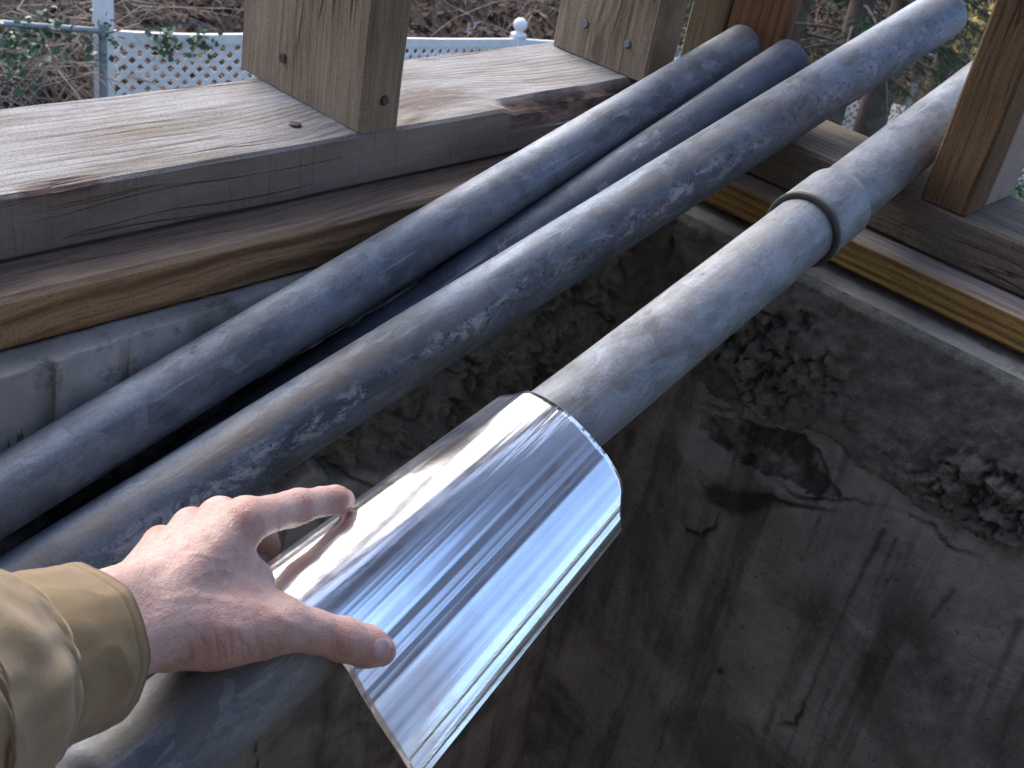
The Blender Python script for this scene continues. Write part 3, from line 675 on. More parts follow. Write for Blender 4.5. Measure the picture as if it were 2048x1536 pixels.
pipe((-.5815, .3, -.5675 + zc), (-.5607, 1.08, -.3355 + zc), .0294, -.55, 1.368, 'galv3', 'long galvanised pipe with a brown streak, whose far end reaches beyond the timber frame', 8.0, 2.6)
A4 = np.array([-.3517, .3, -.4624 + zc]); B4 = np.array([-.4344, 1.08, -.3359 + zc])
p4, at4, L4 = pipe(A4, B4, .0296, -.10, 1.95, 'galv4', 'galvanised pipe with a coupling, held under the shiny metal sheet', 12.0, 4.1)
# coupling: a sleeve with a dark packing ring at the lower lip
def along4(y): return (np.linalg.norm(at4(y) - at4(-.10)))
c0, c1 = along4(.890), along4(.950)
cp = tube_mesh('coupling', c1 - c0, .0345, M['galv4'], p4, ri=.0301, nl=8, seed=3.0); cp.location = (0, 0, c0)
rg = tube_mesh('packing_ring', .0045, .0352, M['ring'], p4, ri=.0300, nl=3, dent=.0004); rg.location = (0, 0, c0 - .0046)

# ------------------------------------------------------------------ bent metal sheet, draped over the coupled pipe
ax4 = (B4 - A4) / np.linalg.norm(B4 - A4)
E1 = np.array([0.83481812, 0.17325924, -0.52255138]); E2 = np.array([0.54059601, -0.07852603, 0.83760946])
FAR = np.array([(-.0405, -.012), (-.0345, .002), (-.0275, .0175), (-.0010, .0335), (.030, .0385), (.053, .0345), (.0675, .0285), (.0775, .0222)])
NEAR = np.array([(-.0415, .004), (-.0375, .012), (-.0290, .0210), (.0000, .0325), (.0320, .0225), (.0590, .0145), (.0830, .0080), (.1050, -.0005)])
def cr(pts, n):
    pts = np.vstack([2 * pts[0] - pts[1], pts, 2 * pts[-1] - pts[-2]]); out = []
    segs = len(pts) - 3
    for u in np.linspace(0, segs - 1e-6, n):
        i = int(u); t = u - i; a, b, c, d = pts[i:i + 4]
        out.append(.5 * ((2 * b) + (-a + c) * t + (2 * a - 5 * b + 4 * c - d) * t * t + (-a + 3 * b - 3 * c + d) * t ** 3))
    return np.array(out)
def make_sheet():
    nu, nv = 700, 60
    fa, ne = cr(FAR, nu), cr(NEAR, nu)
    # even out the spacing along the arc
    def even(c):
        s = np.r_[0, np.cumsum(np.linalg.norm(np.diff(c, axis=0), axis=1))]; s /= s[-1]
        u = np.linspace(0, 1, nu); return np.stack([np.interp(u, s, c[:, 0]), np.interp(u, s, c[:, 1])], 1)
    fa, ne = even(fa), even(ne)
    u = np.linspace(0, 1, nu)[:, None]; v = np.linspace(0, 1, nv)[None, :]
    Q = ne[:, None, :] * (1 - v[..., None]) + fa[:, None, :] * v[..., None]
    T = np.gradient(Q, axis=0); T /= np.linalg.norm(T, axis=2)[..., None]; Nn = np.stack([-T[..., 1], T[..., 0]], 2)
    uu = (u + 0 * v).ravel(); vv = (v + 0 * u).ravel()
    rip = np.zeros(nu * nv)
    for fr, am, sh in ((9, .00028, 3.0), (17, .00032, 9.0), (33, .00018, 5.0), (66, .00007, 2.0), (130, .000018, 6.0)):
        rip = rip + am * perlin(np.stack([uu * fr + sh, vv * .12 + sh, 0 * uu + sh], 1))
    rip = rip + .0004 * perlin(np.stack([uu * 5, vv * .5 + 4, 0 * uu + 2.2], 1))
    amp = .42 + .95 * smooth01(.30, .42, uu) * (1 - smooth01(.62, .74, uu)) + .5 * smooth01(.88, .97, uu)
    Q = Q + Nn * (rip * amp).reshape(nu, nv, 1)
    t0 = .005 + .0012 * np.sin(u * 7) - .045 * (1 - smooth01(0, .55, u)) ; t1 = .228 + .0012 * np.sin(u * 5 + 1) - .014 * smooth01(.78, 1.0, u)
    t = t0 + (t1 - t0) * v
    Wd = A4 + ax4 * t[..., None] + E1 * Q[..., :1] + E2 * Q[..., 1:]
    o = mesh_obj('metal_sheet', Wd.reshape(-1, 3), grid_faces(nu, nv), M['sheet'], smooth=True)
    so_ = o.modifiers.new('thickness', 'SOLIDIFY'); so_.thickness = .00022; so_.offset = -1
    tag(o, 'shiny bent metal sheet draped over the coupled pipe under the hand', 'metal sheet')
    return o
make_sheet()

# ------------------------------------------------------------------ hand: one continuous surface grown round its bones
def C(px, py, d): return np.array([(px - 1024) / F * d, (py - 768) / F * d, d])      # camera-axes metres
def surface_nets(D, org, h):
    ins = D < 0; nx, ny, nz = D.shape
    offs = [(a, b, c) for a in (0, 1) for b in (0, 1) for c in (0, 1)]
    cnt = sum(ins[a:nx - 1 + a, b:ny - 1 + b, c:nz - 1 + c].astype(np.int8) for a, b, c in offs)
    act = (cnt > 0) & (cnt < 8); idx = np.argwhere(act); lut = -np.ones(act.shape, np.int64); lut[act] = np.arange(len(idx))
    acc = np.zeros((len(idx), 3)); num = np.zeros(len(idx))
    for p in offs:
        for ax in range(3):
            if p[ax]: continue
            q = list(p); q[ax] = 1
            a = D[idx[:, 0] + p[0], idx[:, 1] + p[1], idx[:, 2] + p[2]]; b = D[idx[:, 0] + q[0], idx[:, 1] + q[1], idx[:, 2] + q[2]]
            cr_ = (a < 0) != (b < 0); t = np.where(cr_, a / np.where(cr_, a - b, 1), 0)
            pt = np.array(p, float)[None, :].repeat(len(idx), 0); pt[:, ax] += t
            acc[cr_] += pt[cr_]; num[cr_] += 1
    V = org + (idx + acc / num[:, None]) * h
    quads = []
    for ax in range(3):
        sl0 = [slice(1, n - 1) for n in D.shape]; sl1 = list(sl0); sl0[ax] = slice(0, D.shape[ax] - 1); sl1[ax] = slice(1, D.shape[ax])
        a, b = ins[tuple(sl0)], ins[tuple(sl1)]; e = np.argwhere(a != b); st = np.array([1, 1, 1]); st[ax] = 0; base = e + st
        flip = a[tuple(e.T)]; o1, o2 = [k for k in range(3) if k != ax]
        def L(d1, d2):
            q = base.copy(); q[:, o1] -= d1; q[:, o2] -= d2; return lut[q[:, 0], q[:, 1], q[:, 2]]
        f = np.stack([L(0, 0), L(1, 0), L(1, 1), L(0, 1)], 1)
        if ax == 1: flip = ~flip
        f[flip] = f[flip][:, ::-1]; quads.append(f)
    return V, np.concatenate(quads)
def smin(a, b, k):
    h = np.maximum(k - np.abs(a - b), 0) / k
    return np.minimum(a, b) - h * h * h * k / 6
class Field:
    def __init__(s, lo, hi, h):
        s.h = h; s.lo = np.array(lo); n = np.ceil((np.array(hi) - s.lo) / h).astype(int)
        s.ax = [s.lo[i] + np.arange(n[i]) * h for i in range(3)]; s.D = np.full(n, .05)
    def cone(s, a, b, ra, rb, k=.006, squash=None):
        """rounded cone from a to b; squash=(axis, factor) flattens it along a direction"""
        pad = max(ra, rb) + k + .004; lo = np.minimum(a, b) - pad; hi = np.maximum(a, b) + pad
        sl = tuple(slice(max(0, int((lo[i] - s.lo[i]) / s.h)), max(1, int((hi[i] - s.lo[i]) / s.h) + 2)) for i in range(3))
        X, Y, Z = np.meshgrid(s.ax[0][sl[0]], s.ax[1][sl[1]], s.ax[2][sl[2]], indexing='ij')
        p = np.stack([X, Y, Z], -1) - a; d = b - a
        if squash is not None:
            n, f = squash; n = n / np.linalg.norm(n); p = p + (f - 1) * (p @ n)[..., None] * n; d = d + (f - 1) * (d @ n) * n
        t = np.clip((p @ d) / (d @ d), 0, 1); q = np.linalg.norm(p - t[..., None] * d, axis=-1) - (ra + (rb - ra) * t)
        s.D[sl] = smin(s.D[sl], q, k)
def make_hand():
    fd = Field(C(120, 930, .60)[:] - np.array([.0, .0, .085]), C(830, 1400, .66) + np.array([.01, .012, .06]), .00085)
    TOE = np.array([.15, -.25, -.95])                       # roughly the normal of the back of the hand, towards the camera
    cone = fd.cone
    # forearm and wrist (two bones side by side)
    f0, f1 = C(60, 1275, .490), C(60, 1370, .490)
    w0, w1 = C(262, 1188, .553), C(300, 1268, .545)
    cone(f0, w0, .020, .0155, .02); cone(f1, w1, .021, .0165, .02)
    # metacarpals; knuckle centres
    K = [C(492, 1040, .600), C(440, 1037, .615), C(383, 1055, .632), C(322, 1088, .648)]
    W = [C(310, 1215, .556), C(292, 1200, .560), C(278, 1190, .565), C(266, 1180, .570)]
    R0 = [.0140, .0135, .0130, .0125]; R1 = [.0118, .0115, .0108, .0102]
    for i in range(4): cone(W[i], K[i], R0[i], R1[i], .014)
    cone(C(330, 1240, .562), C(455, 1135, .592), .016, .0135, .016)      # palm flesh
    cone(C(350, 1235, .575), C(420, 1130, .615), .016, .014, .016)
    # thumb: base, web, phalanges
    T0, T1, T2, T3 = C(338, 1268, .560), C(566, 1253, .583), C(688, 1279, .602), C(762, 1302, .6165)
    cone(C(310, 1250, .556), C(430, 1262, .570), .0165, .0165, .016)
    cone(T0, T1, .0165, .0122, .014)
    cone(C(420, 1285, .575), C(520, 1278, .584), .0125, .0105, .012)
    cone(T1, C(625, 1262, .593), .0122, .0108, .008)
    cone(C(625, 1262, .593), T2, .0108, .0111, .006)
    cone(T2, C(735, 1293, .611), .0111, .0108, .006); cone(C(735, 1293, .611), T3, .0108, .0082, .006)
    cone(C(440, 1210, .585), C(515, 1160, .600), .0115, .0085, .018)      # first web space muscle
    cone(C(470, 1190, .583), C(560, 1222, .590), .0100, .0075, .016)
    # index finger, reaching to the sheet's edge
    I0, I1, I2, I3 = K[0], C(578, 1019, .636), C(645, 1003, .657), C(688, 999, .6715)
    cone(I0, I1, .0112, .0096, .008); cone(I1, C(600, 1012, .640), .0098, .0097, .005); cone(C(600, 1012, .640), I2, .0094, .0082, .004)
    cone(I2, C(672, 999, .662), .0083, .0080, .004); cone(C(672, 999, .662), I3, .0079, .0063, .004)
    # middle finger drops behind the index; ring and little finger fold down behind the pipe
    m1, m2, m3 = C(488, 1058, .660), C(528, 1078, .690), C(540, 1090, .712)
    cone(K[1], m1, .0110, .0094, .005); cone(m1, m2, .0092, .0083, .003); cone(m2, m3, .0082, .0066, .003)
    r1, r2, r3 = C(410, 1085, .680), C(432, 1120, .705), C(462, 1150, .712)
    cone(K[2], r1, .0105, .0090, .005); cone(r1, r2, .0088, .0080, .003); cone(r2, r3, .0080, .0065, .003)
    l1, l2, l3 = C(345, 1118, .682), C(362, 1150, .700), C(385, 1180, .704)
    cone(K[3], l1, .0095, .0080, .005); cone(l1, l2, .0078, .0070, .003); cone(l2, l3, .0070, .0058, .003)
    # knuckle heads
    for kk, rr, dd in ((K[0], .0098, .0050), (K[1], .0094, .0046), (K[2], .0086, .0050), (K[3], .0080, .0050)):
        n = -kk / np.linalg.norm(kk); c_ = kk + n * dd; cone(c_, c_ + np.array([.0005, 0, 0]), rr, rr, .006)
    V, Fc = surface_nets(fd.D, fd.lo, fd.h)
    # normals by field gradient
    g = np.stack(np.gradient(fd.D, fd.h), -1); ii = np.clip(((V - fd.lo) / fd.h).round().astype(int), 0, np.array(fd.D.shape) - 1)
    Nn = g[ii[:, 0], ii[:, 1], ii[:, 2]]; Nn /= np.linalg.norm(Nn, axis=1)[:, None] + 1e-9
    px = 1024 + F * V[:, 0] / V[:, 2]; py = 768 + F * V[:, 1] / V[:, 2]; front = smooth01(.0, .35, -(Nn * V).sum(1) / np.linalg.norm(V, axis=1))
    disp = np.zeros(len(V)); red = np.zeros(len(V)); dark = np.zeros(len(V))
    Zp = lambda x, y: (x / 2.2756, y / 2.2756 + 900)
    def line(pts, wd, amt, redd=0.0, dk=0.0, taper=True):
        q, pr = seg_dist(px, py, [Zp(*p) for p in pts]); tp = np.sin(np.pi * np.clip(pr, .04, .96)) ** .6 if taper else 1
        gg = np.exp(-(q / wd) ** 2) * front * tp
        nonlocal disp, red, dark
        disp += amt * .62 * gg; red = np.maximum(red, redd * np.exp(-(q / (wd * 1.8)) ** 2) * front); dark = np.maximum(dark, dk * gg)
    # tendons and veins (raised), crop coordinates of the enlarged photo
    line([(640, 560), (820, 430), (960, 330), (1060, 250)], 9, .0011); line([(600, 520), (740, 400), (880, 300), (960, 250)], 8, .0008)
    line([(560, 500), (650, 400), (760, 310), (860, 270)], 8, .0008)
    line([(700, 690), (880, 660), (1050, 690), (1200, 720), (1330, 790), (1450, 850)], 9, .0010)
    line([(760, 480), (900, 470), (1010, 500), (1100, 480)], 5, .0005); line([(820, 620), (930, 560), (1000, 540), (1080, 560)], 5, .0004)
    line([(1060, 640), (1180, 700), (1290, 740)], 6, .0006)
    # hollows between tendons and beside the thumb tendon
    line([(720, 560), (860, 460), (1000, 380)], 11, -.0007); line([(900, 740), (1100, 770), (1250, 820)], 14, -.0008)
    line([(980, 560), (1090, 620), (1180, 660)], 12, -.0007)
    # knuckle rumples
    for p, q_ in (((1030, 215), (1075, 280)), ((1075, 210), (1120, 290)), ((1110, 225), (1160, 330)), ((1150, 270), (1200, 370)), ((960, 250), (1040, 300)), ((820, 250), (870, 290)), ((845, 240), (905, 275)), ((700, 340), (735, 370))):
        line([p, ((p[0] + q_[0]) / 2 + 12, (p[1] + q_[1]) / 2 - 4), q_], 2.2, -.00045, 0, .35)
    for xx in (1345, 1375, 1400): line([(xx - 15, 190), (xx + 12, 230), (xx + 5, 262)], 1.8, -.0004, 0, .35)
    for xx in (1500, 1522): line([(xx, 195), (xx + 10, 235)], 1.5, -.0002, 0, .2)
    # thumb joint creases
    for xx, am in ((1520, .6), (1545, 1.0), (1572, 1.0), (1600, .7)):
        line([(xx + 22, 790), (xx - 8, 840), (xx - 14, 890), (xx + 4, 940), (xx + 30, 970)], 2.0, -.00050 * am, 0, .4 * am)
    line([(1640, 830), (1625, 880), (1640, 940)], 1.6, -.0002, 0, .15)
    # bunched folds under the base of the thumb
    rr_ = random.Random(3)
    for i, xx in enumerate((862, 884, 925, 948, 990, 1011, 1052, 1098, 1120, 1170, 1188, 1240, 1275)):
        j = rr_.uniform(-8, 8); line([(xx + j - 22, 790 + rr_.uniform(0, 95)), (xx + j + rr_.uniform(-6, 6), 890), (xx + j + rr_.uniform(-10, 24), 965)], rr_.uniform(1.8, 3.4), -.00075 * rr_.uniform(.5, 1.1), 0, .4)
    line([(800, 960), (840, 975), (880, 940), (860, 900)], 5, -.0012, 0, .7)
    for i in range(6): 
        y = 600 + i * 52; line([(640 + i * 2, y), (700, y + 30), (760, y + 34)], 2.0, -.00018, 0, .1)
    V = V + Nn * disp[:, None] + Nn * (.00022 * fbm(V * 160, 3) * 1.0)[:, None]
    for (a_, b_, r_, s_) in ((1745, 900, 70, 1.0), (1560, 870, 75, .55), (1110, 260, 60, .55), (880, 260, 40, .6), (700, 350, 35, .6), (1240, 250, 50, .3), (1560, 215, 55, .7), (980, 860, 110, .55), (1150, 740, 90, .3), (1400, 230, 40, .4)):
        X_, Y_ = Zp(a_, b_); red = np.maximum(red, s_ * np.exp(-(((px - X_) ** 2 + (py - Y_) ** 2) / (r_ / 2.2756) ** 2)))
    red = np.maximum(red, .8 * (1 - front) * smooth01(700, 560, px) * 0)
    Wv = cam2world(V)
    f_ = Fc; per = empty('person', tuple(cam2world(C(250, 1290, .54)[None, :])[0]))
    tag(per, 'person in a tan jacket sleeve pressing a left hand on the shiny sheet', 'person')
    off = np.array(per.location)
    o = mesh_obj('hand', Wv - off, f_[:, ::-1] if False else f_, M['skin'], per, True)
    bm = bmesh.new(); bm.from_mesh(o.data); bmesh.ops.recalc_face_normals(bm, faces=bm.faces)
    for _ in range(1): bmesh.ops.smooth_vert(bm, verts=bm.verts, factor=.35, use_axis_x=True, use_axis_y=True, use_axis_z=True)
    bm.to_mesh(o.data); bm.free(); o.data.polygons.foreach_set('use_smooth', np.ones(len(o.data.polygons), dtype=bool))
    attr(o, 'red', red); attr(o, 'dark', dark)
    # thumbnail: a curved plate let into the tip of the thumb
    tip_c = Zp(1738, 905); ang = math.radians(12)
    dx, dy = px - tip_c[0], py - tip_c[1]; ex = (dx * math.cos(ang) + dy * math.sin(ang)) / 19.5; ey = (-dx * math.sin(ang) + dy * math.cos(ang)) / 24.5
    rad = (np.abs(ex) ** 2.6 + np.abs(ey) ** 2.6) ** (1 / 2.6); sel = (rad < 1) & (front > .02)
    fm = sel[f_].all(1); fs = f_[fm]; used, inv = np.unique(fs, return_inverse=True)
    lift = .00055 * smooth01(1.0, .80, rad[used]) - .0002
    nv_ = Wv[used] + (Nn[used] @ CR) * lift[:, None] - off
    nl_ = mesh_obj('fingernail', nv_, inv.reshape(-1, 4), M['fingernail'], o, True)
    bm = bmesh.new(); bm.from_mesh(nl_.data); bmesh.ops.smooth_vert(bm, verts=bm.verts, factor=.5, use_axis_x=True, use_axis_y=True, use_axis_z=True); bm.to_mesh(nl_.data); bm.free()
    # fine dark hairs on the wrist and the back of the hand
    hv, hf = [], []
    Wf = cam2world(V); NW = Nn @ CR; r_ = np.random.default_rng(5)
    cand = np.where((front > .15) & (px < 470) & (px > 225) & (py > 1080) & (py < 1330))[0]
    cand2 = np.where((front > .0) & (px < 500) & (px > 300) & (py < 1060))[0]
    picks = np.concatenate([r_.choice(cand, 420), r_.choice(cand2, 40)])
    for i in picks:
        wgt = math.exp(-((px[i] - 270) / 130) ** 2)
        if r_.random() > .25 + wgt: continue
        p = Wf[i]; n = NW[i]; dr = cam2world(np.array([[.8, -.5 + r_.normal() * .5, 0]]))[0] - CO + n * .25; dr /= np.linalg.norm(dr)
        Lh = r_.uniform(.004, .008); sd_ = np.cross(dr, n); sd_ /= np.linalg.norm(sd_); wd = .00005; b0 = len(hv)
        for k_, tt in enumerate((0, .5, 1)):
            q = p + dr * Lh * tt + n * (.0012 * math.sin(tt * 2.6)) + sd_ * .0012 * tt * tt * r_.normal()
            hv += [q - sd_ * wd * (1 - tt * .8) - off, q + sd_ * wd * (1 - tt * .8) - off, q + n * wd * (1 - tt * .8) - off]
        for k_ in (0, 3):
            for a_ in range(3): hf.append((b0 + k_ + a_, b0 + k_ + (a_ + 1) % 3, b0 + k_ + 3 + (a_ + 1) % 3, b0 + k_ + 3 + a_))
    h_ = mesh_obj('arm_hair', hv, hf, M['hair'], o); h_['kind'] = 'stuff'
    return per, off
per, off = make_hand()

# ------------------------------------------------------------------ jacket sleeve and cuff
def sleeve_tube(name, pts, rad, nt, nth, mat, fold, thick=.0022, stitch=None, seed=0.0, flat=1.0, parent=None):
    pts = np.array(pts); u = np.linspace(0, len(pts) - 1, nt); c = np.stack([np.interp(u, range(len(pts)), pts[:, i]) for i in range(3)], 1)
    for _ in range(3): c[1:-1] = (c[:-2] + 2 * c[1:-1] + c[2:]) / 4
    r = np.interp(u, range(len(pts)), rad); T = np.gradient(c, axis=0); T /= np.linalg.norm(T, axis=1)[:, None]
    Tm = T.mean(0); Tm /= np.linalg.norm(Tm)
    n1 = np.cross(T, np.array([0, 0, 1.0])); n1 /= np.linalg.norm(n1, axis=1)[:, None]; n2 = np.cross(T, n1)
    th = np.linspace(0, 2 * np.pi, nth, endpoint=False); s = np.r_[0, np.cumsum(np.linalg.norm(np.diff(c, axis=0), axis=1))]
    TH, SS = np.meshgrid(th, s); RR = np.repeat(r[:, None], nth, 1) + fold(TH, SS)
    V = c[:, None, :] + RR[..., None] * (np.cos(TH)[..., None] * n1[:, None, :] + flat * np.sin(TH)[..., None] * n2[:, None, :])
    V = cam2world(V.reshape(-1, 3)) - off
    i = np.arange(nt - 1)[:, None] * nth; j = np.arange(nth)[None, :]; j2 = (j + 1) % nth
    f = np.stack([(i + j).ravel(), (i + j2).ravel(), (i + nth + j2).ravel(), (i + nth + j).ravel()], 1)
    o = mesh_obj(name, V, f, mat, parent, True)
    attr(o, 'stitch', (stitch(TH, SS) if stitch else np.zeros_like(TH)).ravel())
    so_ = o.modifiers.new('thickness', 'SOLIDIFY'); so_.thickness = thick; so_.offset = -1
    return o
def n2d(TH, SS, fr, fs, sd): return perlin(np.stack([np.cos(TH) * fr + sd, np.sin(TH) * fr, SS * fs + sd], -1).reshape(-1, 3)).reshape(TH.shape)
cA, cB = C(180, 1288, .530), C(30, 1338, .494)
dirc = (cB - cA) / np.linalg.norm(cB - cA)
cuff_fold = lambda TH, SS: .0008 * (1 - 2.5 * np.abs(n2d(TH, SS, 1.6, 38, 11.))) + .0016 * n2d(TH, SS, 1.6, 22, 2.) + .0009 * n2d(TH, SS, 2.2, 70, 5.) + .0007 * n2d(TH, SS, 3.5, 45, 8.) - .0004 * np.exp(-((SS - .006) / .0012) ** 2)
cuff = sleeve_tube('sleeve_cuff', [cA, cA + dirc * .03, cA + dirc * .062], [.0374, .0396, .0412], 150, 200, M['cloth'], cuff_fold, .0028,
                   lambda TH, SS: np.maximum(np.exp(-((SS - .0062) / .0008) ** 2) * .55, np.exp(-(SS / .0014) ** 2)), parent=per)
def slv(TH, SS):
    a = .0016 * (1 - 2 * np.abs(n2d(TH, SS, 1.9, 34, 3.))) + .0030 * n2d(TH, SS, 1.3, 26, 7.) + .0022 * n2d(TH, SS, 2.6, 12, 4.) + .0012 * n2d(TH, SS, 5, 40, 9.)
    e = np.clip(SS / .02, 0, 1)
    return a * e - .0024 * np.exp(-(SS / .004) ** 2) + .0035 * smooth01(.004, .03, SS)
p0 = cA + dirc * .052
slv_o = sleeve_tube('jacket_sleeve', [p0, cB + dirc * .02, C(-290, 1460, .405), C(-1100, 1950, .27), C(-1190, 2000, .262)], [.0434, .0468, .055, .060, .002], 420, 180, M['cloth'], slv, .002,
                  lambda TH, SS: np.maximum(np.exp(-((SS - .0055) / .0008) ** 2) * .7, np.exp(-((SS - .0) / .002) ** 2)), seed=2, parent=per)

# ------------------------------------------------------------------ the yard: terrain, fence, brush, trees
def ground_h(x, y):
    base = -3.10 + CO[2] - .094 * np.clip(y, -5, 16) - .0
    d1 = -8.9 - x; d2 = np.hypot(x + 1, y) - 18.0 - 2.2 * np.clip(x + 2.5, 0, 40)
    d = np.maximum(d1, d2); rise = .50 * np.log1p(np.exp(np.clip(d * 1.5, -30, 30))) / 1.5
    rise = 9.0 * (1 - np.exp(-rise / 9.0))
    p = np.stack([x * .35, y * .35, 0 * x], -1).reshape(-1, 3)
    return base + rise + (.16 * fbm(p, 4)).reshape(x.shape)
gx = np.concatenate([np.arange(-70, -22, 1.2), np.arange(-22, 6, .16), np.arange(6, 60, 1.5)]); gy = np.concatenate([np.arange(-50, 0, 1.5), np.arange(0, 26, .16), np.arange(26, 75, 1.2)])
GX, GY = np.meshgrid(gx, gy, indexing='ij'); GV = np.stack([GX.ravel(), GY.ravel(), ground_h(GX, GY).ravel()], 1)
tag(mesh_obj('ground', GV, grid_faces(len(gx), len(gy)), M['terrain'], smooth=True), kind='structure')
def gh(x, y): return float(ground_h(np.array([x]), np.array([y]))[0])

def bar(bm, p, q, wx, wy, up=(0, 0, 1)):
    p, q = Vector(p), Vector(q); d = (q - p).normalized(); s = d.cross(Vector(up)).normalized(); u = s.cross(d)
    vs = [bm.verts.new(pt + s * a * wx / 2 + u * b * wy / 2) for pt in (p, q) for a, b in ((-1, -1), (1, -1), (1, 1), (-1, 1))]
    for f in ((3, 2, 1, 0), (4, 5, 6, 7), (0, 1, 5, 4), (1, 2, 6, 5), (2, 3, 7, 6), (3, 0, 4, 7)): bm.faces.new([vs[i] for i in f])
PITCH = .106
def lattice_panel(parent, a, b, ht, cap=True, sag=0.0, cut=None):
    """diagonal lattice panel between ground points a and b"""
    a, b = np.array(a, float), np.array(b, float); L = np.linalg.norm((b - a)[:2]); ex = (b - a) / L
    e = empty('lattice_panel', tuple(a), parent); top = ht; u = np.array([0, 0, 1.0]); nrm = np.cross(ex, u)
    w_ = PITCH * .707 * .45
    def pt(s, z, off_): return ex * s + u * (z - sag * math.sin(math.pi * min(max(s / L, 0), 1))) + nrm * off_
    n = int((L + top) / PITCH) + 1
    for sgn in (1, -1):
        for i in range(n + 1):
            s0 = i * PITCH - top if sgn > 0 else i * PITCH
            # line z = sgn*(s - s0) clipped to the panel
            if sgn > 0: sa, sb = max(0, s0), min(L, s0 + top); za, zb = sa - s0, sb - s0
            else: sa, sb = max(0, s0 - top), min(L, s0); za, zb = s0 - sa, s0 - sb
            if cut:
                lim = cut; 
                if sgn > 0 and zb > lim(sb): 
                    for _ in range(60):
                        if zb > lim(sb) and sb > sa: sb -= .02; zb -= .02
                if sgn < 0 and za > lim(sa):
                    for _ in range(60):
                        if za > lim(sa) and sb > sa: sa += .02; za -= .02
            if sb - sa < .03: continue
            bm = bmesh.new(); bar(bm, pt(sa, za, .004 * sgn), pt(sb, zb, .004 * sgn), w_, .0055, up=tuple(nrm) )
            part_bm('slat', bm, M['vinyl'], e)
    if cap:
        bm = bmesh.new(); N_ = 10
        for i in range(N_): bar(bm, pt(L * i / N_, top + .03, 0), pt(L * (i + 1) / N_ + .001, top + .03, 0), .035, .07)
        part_bm('top_rail', bm, M['vinyl'], e)
    bm = bmesh.new(); bar(bm, pt(0, .03, 0), pt(L, .03, 0), .03, .06); part_bm('bottom_rail', bm, M['vinyl'], e)
    return e
def vpost(parent, x, y, zt, wd=.11, finial=True):
    z0 = gh(x, y) - .1
    bm = bmesh.new(); bar(bm, (x, y, z0), (x, y, zt), wd, wd, up=(0, 1, 0)); o = part_bm('fence_post', bm, M['vinyl'], parent)
    if finial:
        bm = bmesh.new()
        prof = [(0, 0), (.075, 0), (.075, .018), (.04, .03), (.035, .05), (.06, .07), (.068, .10), (.06, .135), (.03, .16), (0, .166)]
        n = 16
        rings = [[bm.verts.new((x + r * math.cos(2 * math.pi * j / n), y + r * math.sin(2 * math.pi * j / n), zt + z)) for j in range(n)] if r > 0 else [bm.verts.new((x, y, zt + z))] for r, z in prof]
        for A_, B_ in zip(rings, rings[1:]):
            for j in range(n):
                if len(A_) == 1: bm.faces.new([A_[0], B_[j], B_[(j + 1) % n]])
                elif len(B_) == 1: bm.faces.new([A_[j], B_[0], A_[(j + 1) % n]])
                else: bm.faces.new([A_[j], B_[j], B_[(j + 1) % n], A_[(j + 1) % n]])
        f_ = part_bm('finial', bm, M['vinyl'], o); f_.data.polygons.foreach_set('use_smooth', np.ones(len(f_.data.polygons), dtype=bool))
    return o
def raypt(px, py, D):
    r = np.array([(px - 1024) / F, (py - 768) / F, 1.0]) @ CR; return CO + r / np.linalg.norm(r) * D
fence = empty('lattice_fence', (0, 0, 0)); tag(fence, 'long white lattice fence with ball-topped posts behind the weathered plank', 'fence')
fp = [raypt(228, 62, 9.0), raypt(562, 66, 9.05), raypt(1036, 78, 11.2), raypt(1380, 92, 13.2)]
for i in range(3):
    a, b = fp[i], fp[i + 1]; ht = 1.25
    lattice_panel(fence, (a[0], a[1], a[2] - ht - .06), (b[0], b[1], b[2] - ht - .06), ht, True, .02)
vpost(fence, fp[0][0] - .02, fp[0][1] - .07, fp[0][2] + .62, .105)
vpost(fence, fp[1][0], fp[1][1], fp[1][2] + .02); vpost(fence, fp[2][0], fp[2][1], fp[2][2] + .03); vpost(fence, fp[3][0], fp[3][1], fp[3][2] + .03)
f2 = empty('lattice_fence', (0, 0, 0)); tag(f2, 'broken white lattice section left of the brown tree trunk below the long pipe', 'fence')
a, b = raypt(1600, 300, 16.5), raypt(1752, 180, 16.5)
lattice_panel(f2, (a[0], a[1], b[2] - 1.25), (b[0], b[1], b[2] - 1.25), 1.25, False, 0, cut=lambda s, L_=np.linalg.norm((b - a)[:2]): .55 + .7 * s / L_)
f3 = empty('lattice_fence', (0, 0, 0)); tag(f3, 'white lattice fence with a plain top rail just right of the brown trunk', 'fence')
a, b = raypt(1768, 204, 16.5), raypt(1985, 262, 14.0)
lattice_panel(f3, (a[0], a[1], a[2] - 1.3), (b[0], b[1], b[2] - 1.3), 1.25, True)
f4 = empty('lattice_fence', (0, 0, 0)); tag(f4, 'white lattice fence glimpsed at the right edge behind the pale post', 'fence')
a, b = raypt(2000, 262, 13.4), raypt(2330, 380, 11.5)
lattice_panel(f4, (a[0], a[1], a[2] - 1.3), (b[0], b[1], b[2] - 1.3), 1.25, True)

